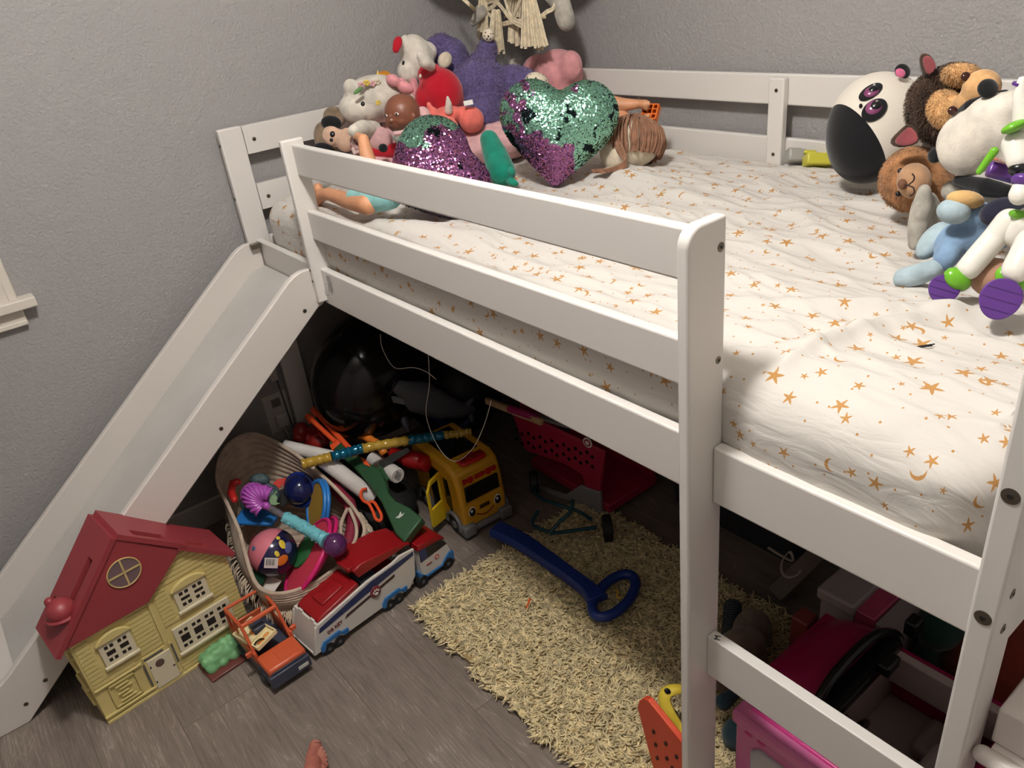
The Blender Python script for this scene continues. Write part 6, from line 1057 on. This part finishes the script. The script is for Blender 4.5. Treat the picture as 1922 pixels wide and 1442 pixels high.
# power outlet on the left wall
t = thing('wall_outlet', 'white wall outlet with a plug in it behind the slide', 'outlet', (0, -.063, .285)); OW = plastic('outlet_white', (196, 190, 182), .4)
b = MB(); b.box((0, -.105, .215), (.005, -.022, .352)); build(b, 'cover_plate', OW, t, world=True, bevel=.002); b = MB(); b.box((.005, -.078, .305), (.0065, -.048, .335)); build(b, 'socket', plastic('outlet_grey', (120, 116, 112)), t, world=True, bevel=.001)  # socket in a plain grey, darker than its cover plate
t = thing('power_plug', 'white plug and cord in the wall outlet', 'plug', (.01, -.06, .27)); b = MB(); b.box((.005, -.083, .235), (.032, -.043, .285)); build(b, 'plug', OW, t, world=True, bevel=.007, seg=3); b = MB(); b.tube(smoothpath([(.02, -.063, .237), (.02, -.058, .20), (.016, -.04, .16), (.012, -.02, .1), (.014, .0, .02)], 6), .003, 8); build(b, 'cord', OW, t, world=True)
t = thing('cable', 'dark cable with a small box running down the wall beside the white bed leg', 'cable', (.008, -.02, .3)); b = MB(); b.tube(smoothpath([(.006, -.052, .62), (.006, -.047, .47), (.006, -.040, .40), (.006, -.033, .25), (.006, -.025, .11)], 6), .0028, 8); build(b, 'cord', plastic('grey_cord', (92, 92, 94)), t, world=True); b = MB(); b.box((.002, -.062, .40), (.022, -.036, .455)); build(b, 'adapter', OW, t, world=True, bevel=.004)

# ================================================================ BEHIND THE LADDER
MG = plastic('magenta_car', (150, 16, 74), .3); LG = plastic('car_interior', (150, 134, 130), .5)
t = thing('toy_convertible', 'magenta doll convertible with grey seats and black windscreen frame behind the ladder', 'toy car', (1.86, .28, 0)); b = MB()
b.grid(lambda u, v: np.array([1.685 + .145 * u, .14 + .27 * v, .06 + (.30 - .075 * (1 - u) ** 3 - .03 * abs(2 * v - 1) ** 4 - .06) * (math.sin(min(1, (u * 6 + .15)) * PI / 2))]), 24, 24); b.box((1.70, .145, .05), (1.83, .405, .25)); build(b, 'hood', MG, t, world=True, bevel=.004)
b = MB(); b.box((1.83, .135, .06), (2.075, .155, .262)); b.box((1.83, .395, .06), (2.075, .415, .262)); b.box((2.055, .155, .06), (2.075, .395, .25)); build(b, 'side_body', MG, t, world=True, bevel=.006)
b = MB(); b.box((1.83, .155, .06), (2.055, .395, .15)); b.box((1.83, .155, .150), (1.858, .395, .26)); build(b, 'interior', LG, t, world=True, bevel=.004); b = MB(); b.box((1.84, .375, .20), (2.05, .394, .272)); build(b, 'door_lining', plastic('light_lining', (186, 172, 166)), t, world=True, bevel=.003)
for y in (.17, .285): b = MB(); b.box((1.945, y, .15), (2.00, y + .09, .185)); b.box((1.995, y, .17), (2.02, y + .09, .27)); build(b, 'seat', LG, t, world=True, bevel=.012)
b = MB(); P_ = smoothpath([np.array(q) for q in ((1.845, .140, .265), (1.835, .145, .285), (1.828, .20, .312), (1.826, .28, .32), (1.828, .36, .312), (1.838, .41, .285), (1.848, .415, .27))], 5); b.tube(P_, .010, 10); b.box((1.825, .16, .262), (1.862, .40, .285)); build(b, 'windscreen_frame', BLK, t, world=True, bevel=.002)
for q_ in (((1.86, .30, .285), (1.885, .345, .31)), ((1.845, .425, .28), (1.87, .46, .315))): b = MB(); b.box(*q_); build(b, 'mirror', BLK, t, world=True, bevel=.005)
b = MB(); cw_ = np.array([1.885, .205, .235]); Bw = eul(0, -1.0, 0); b.tube([cw_ + Bw @ np.array([.026 * math.cos(a), .026 * math.sin(a), 0]) for a in np.linspace(0, 2 * PI, 28, endpoint=False)], .0042, 8, closed=True); b.ball(cw_, (.013, .013, .006), Bw); b.tube([cw_, cw_ + Bw @ np.array([0, 0, .03])], .006, 8); build(b, 'steering_wheel', plastic('dark_plum', (44, 22, 36)), t, world=True)
for x in (1.74, 2.0):
    for y in (.13, .40): b = MB(); b.cyl((x, y, .05), (x, y + .025, .05), .048, n=26); build(b, 'wheel', RUB, t, world=True, bevel=.003)
KP = plastic('kitchen_pink', (206, 112, 158), .35); KD = plastic('kitchen_magenta', (204, 60, 132), .35); SLV = plastic('silver_plastic', (168, 164, 166), .3)
t = thing('toy_oven', 'pink toy oven with silver-grey door under the ladder rung', 'toy oven', (1.9, .085, 0)); b = MB(); b.box((1.748, .042, 0), (2.085, .128, .298)); b.box((1.742, .036, .276), (2.09, .130, .306)); build(b, 'body', KP, t, world=True, bevel=.006)
b = MB(); b.box((1.765, .060, .300), (2.08, .120, .310)); hx_ = build(b, 'hob', KD, t, world=True, bevel=.004); b = MB(); b.ball((1.772, .075, .311), (.007, .010, .006)); build(b, 'knob', KD, hx_, world=True)
for x in (1.776, 1.802): b = MB(); b.ball((x, .041, .268), (.008, .002, .005)); build(b, 'button', KD, t, world=True)
b = MB(); b.prism([(1.790, 0.01), (2.06, .01), (2.06, .252), (1.800, .252), (1.785, .238)], (0, .034, 0), (1, 0, 0), (0, 0, 1), (0, 1, 0), 0, .010); dr = build(b, 'door', SLV, t, world=True, bevel=.003); b = MB(); b.box((1.815, .0325, .02), (2.04, .0345, .180)); build(b, 'door_glass', mat('plum_glass', (46, 28, 44), .15), dr, world=True); b = MB(); b.box((1.82, .022, .198), (2.02, .034, .212)); build(b, 'door_handle', plastic('light_silver', (196, 192, 194)), dr, world=True, bevel=.004)
t = thing('toy_dollhouse_box', 'grey-white plastic toy case with pink stripe lying behind the magenta car', 'toy case', (1.74, .48, 0)); b = MB(); b.box((1.665, .44, .02), (1.742, .70, .27)); b.box((1.660, .43, .245), (1.745, .70, .275)); build(b, 'case', plastic('ash_plastic', (150, 140, 142)), t, world=True, bevel=.006)
b = MB(); b.box((1.742, .44, .02), (1.785, .70, .262)); build(b, 'stripe', plastic('dusty_rose', (170, 66, 100)), t, world=True, bevel=.003); b = MB(); b.box((1.785, .44, .02), (1.835, .70, .255)); build(b, 'end_band', MATS['ash_plastic'], t, world=True, bevel=.004)
t = thing('toy_cushion', 'dark rust-red soft cushion slumped beyond the magenta car', 'cushion', (1.98, .62, 0)); b = MB(); b.ball((1.99, .62, .16), (.13, .17, .15), None, 30); build(b, 'cushion', plush('rust_fabric', (128, 52, 40), .5), t, world=True)
t = thing('plush_toy', 'dark green plush lump between the toy case and rust-red cushion', 'plush toy', (1.88, .52, 0)); b = MB(); b.ball((1.875, .53, .25), (.045, .06, .05)); b.ball((1.87, .50, .12), (.03, .04, .12)); build(b, 'lump', plush('forest_plush', (28, 62, 50), .5), t, world=True, remesh=.006, relax=3)
t = thing('ribbed_tube', 'dark grey ribbed hose piece lying on the rug behind the ladder post', 'hose', (1.5, .36, .03)); b = MB(); a_, c_ = az(1376, 1135, .06), az(1368, 1215, .05); b.lathe([(i * .004, .020 + .0018 * (i % 2)) for i in range(34)], a_, c_ - a_, 20); build(b, 'hose', plastic('slate_rubber', (44, 54, 60), .6), t, world=True)
t = thing('plush_toy', 'grey-brown plush bunny shape lying on the rug beside the magenta car', 'plush toy', (1.56, .30, 0)); b = MB(); b.ball((1.562, .30, .085), (.05, .085, .075)); b.ball((1.53, .40, .07), (.045, .05, .06)); build(b, 'body', plush('mushroom_plush', (122, 104, 92), .4), t, world=True, remesh=.006, relax=4)
t = thing('toy_box', 'salmon red block standing between the grey-brown plush and magenta car', 'block', (1.62, .40, 0)); b = MB(); b.box((1.610, .425, 0), (1.650, .47, .16)); build(b, 'block', plastic('salmon_plastic', (140, 66, 62)), t, world=True, bevel=.004)
t = thing('grey_pole', 'grey-brown plank leaning on the back wall behind the toys', 'plank', (1.48, .62, 0)); b = MB(); a_, c_ = np.array([1.47, .58, .02]), np.array([1.62, 1.08, .36]); d = (c_ - a_) / np.linalg.norm(c_ - a_); s_ = np.cross(d, (0, 0, 1)); s_ /= np.linalg.norm(s_); b.obox((a_ + c_) / 2, (np.linalg.norm(c_ - a_), .05, .018), np.stack([d, s_, np.cross(s_, -d)], 1)); build(b, 'plank', mat('grey_plank', (110, 100, 92), .7), t, world=True, bevel=.002)
t = thing('cable_loop', 'white strap curled in a loop in the dark above the grey plank', 'strap', tuple(at(1480, 1050, ('y', .45)))); b = MB(); b.tube(smoothpath([at(x, y, ('y', .45)) for x, y in ((1442, 1028), (1466, 1043), (1488, 1053), (1482, 1036), (1468, 1055), (1468, 1075), (1480, 1084), (1496, 1080), (1502, 1072))], 5), .0042, 8, flat=.4); build(b, 'strap', mat('grey_strap', (150, 142, 134), .7), t, world=True)
# orange perforated board, yellow toy, bits
t = thing('perforated_board', 'red-orange board with oval holes standing at the front rug edge by the post', 'board', (1.64, -.03, 0)); OB = plastic('red_orange_plastic', (206, 74, 44), .45); p0 = np.array([1.6, -.036, .2]); n_ = np.array([-.10, -1, .0]); nn = n_ / np.linalg.norm(n_)
b = MB(); plate(b, [(1196, 1328), (1199, 1316), (1207, 1311), (1216, 1315), (1262, 1372), (1281, 1396), (1281, 1560), (1262, 1560), (1222, 1430)], p0, n_, .012); o = build(b, 'board', OB, t, world=True, bevel=.002)
for x, y in ((1227, 1374), (1231, 1398), (1250, 1396), (1234, 1423), (1252, 1424), (1270, 1421), (1262, 1442)): b = MB(); q = PLN(x, y, p0, n_); b.ball(q, (.0045, .0015, .008), eul(0, .35, 0), 14); build(b, 'hole', mat('hole_brown', (70, 26, 18), .8), o, world=True)
t = thing('toy_seahorse', 'curved yellow plastic toy with black eye behind the red-orange board', 'toy', tuple(az(1262, 1340, 0))); b = MB(); Q = smoothpath([az(*q) for q in ((1290, 1294, .12), (1268, 1294, .125), (1250, 1302, .12), (1248, 1320, .105), (1258, 1342, .09), (1274, 1366, .07), (1290, 1388, .06))], 6); b.tube(Q, [.010 + .006 * math.sin(PI * i / len(Q)) for i in range(len(Q))], 12, flat=.6); build(b, 'body', plastic('canary_plastic', (222, 196, 66), .3), t, world=True)
b = MB(); b.ball(az(1253, 1298, .132), (.006, .008, .004), basis_cam(.9), 14); build(b, 'eye', BLK, t, world=True)
t = thing('toy_figure_bits', 'small brown and blue toy parts between the board and yellow toy', 'toy', tuple(az(1265, 1372, 0))); b = MB(); [b.ball(az(*q), r) for q, r in (((1258, 1345, .05), .018), ((1268, 1362, .04), .016), ((1278, 1378, .04), .020))]; build(b, 'brown_part', plush('cocoa', (92, 66, 54), .3), t, world=True); b = MB(); b.ball(az(1262, 1362, .055), .008, seg=12); build(b, 'blue_part', SKY, t, world=True)
t = thing('toy_hat', 'teal blue soft toy piece in the dark left of the pink oven', 'toy', (1.70, .16, 0)); b = MB(); LM(b, [(1358, 1318, ('z', .10), 16), (1378, 1302, ('z', .10), 12)]); b.ball((1.66, .17, .04), (.03, .03, .04)); build(b, 'piece', plush('dark_teal_cloth', (44, 66, 76), .3), t, world=True, remesh=.004, relax=2)
t = thing('toy_cabinet', 'white toy shelf with rounded tube edge at the right of the bed post', 'toy cabinet', (2.25, .12, 0)); b = MB(); b.box((2.135, -.012, .645), (2.42, .32, .70)); build(b, 'top', plastic('cabinet_white', (226, 218, 212), .35), t, world=True, bevel=.003)
b = MB(); b.box((2.16, .02, 0), (2.40, .30, .645)); build(b, 'body', plastic('cabinet_pink', (196, 120, 142), .4), t, world=True, bevel=.004); b = MB(); b.tube([(2.135, -.025, .632), (2.42, -.025, .632)], .011, 16); b.ball((2.135, -.025, .632), .011, seg=16); b.box((2.14, -.02, .622), (2.42, .02, .645)); build(b, 'tube_edge', MATS['cabinet_white'], t, world=True)

# ================================================================ THE FOOT
t = thing('person', "child's bare foot stepping in at the bottom edge of the picture", 'person', (1.06, -.53, 0)); FS = mat('skin', (176, 116, 98), .55, var=.12, vscale=40, rgb2=(160, 92, 80), bump=.1, bscale=300)
b = MB(); f0 = lambda x, y, z: az(x, y, z)
b.limb([(f0(588, 1434, .020), .018), (f0(586, 1460, .026), .023), (f0(584, 1500, .032), .026), (f0(586, 1560, .034), .027), (f0(590, 1610, .03), .026)], n=18); b.limb([(f0(602, 1445, .015), .013), (f0(602, 1500, .02), .020)], n=16)
hl = f0(588, 1580, .04); b.limb([(hl, .028), (hl + np.array([.06, -.05, .05]), .026), (hl + np.array([.22, -.18, .13]), .034), (hl + np.array([.38, -.30, .20]), .038)], n=18)
for px0, py0, px1, py1, r, z in ((584, 1425, 592, 1400, .0140, .014), (598, 1430, 602, 1408, .0072, .011), (603, 1434, 607, 1415, .0066, .010), (606, 1440, 610, 1424, .0062, .009), (608, 1450, 612, 1436, .0058, .009)):
    a_, c_ = f0(px0, py0, z + .006), f0(px1, py1, z); b.limb([(a_, r * .95), ((a_ + c_) / 2 + np.array([0, 0, .003]), r * .86), (c_, r)], n=14)
ft = build(b, 'foot', FS, t, world=True, remesh=.0016, relax=1)
for px, py, r, z in ((595, 1393, .0075, .0272), (604, 1404, .0034, .0155), (608, 1410, .003, .0145), (611, 1417, .0028, .0135), (613, 1427, .0026, .013)): b = MB(); b.ball(f0(px, py, z), (r, r * .85, .0016), basis_cam(0) @ eul(-.9, 0, 0), 14); build(b, 'toenail', mat('toenail', (206, 158, 146), .3), ft, world=True)
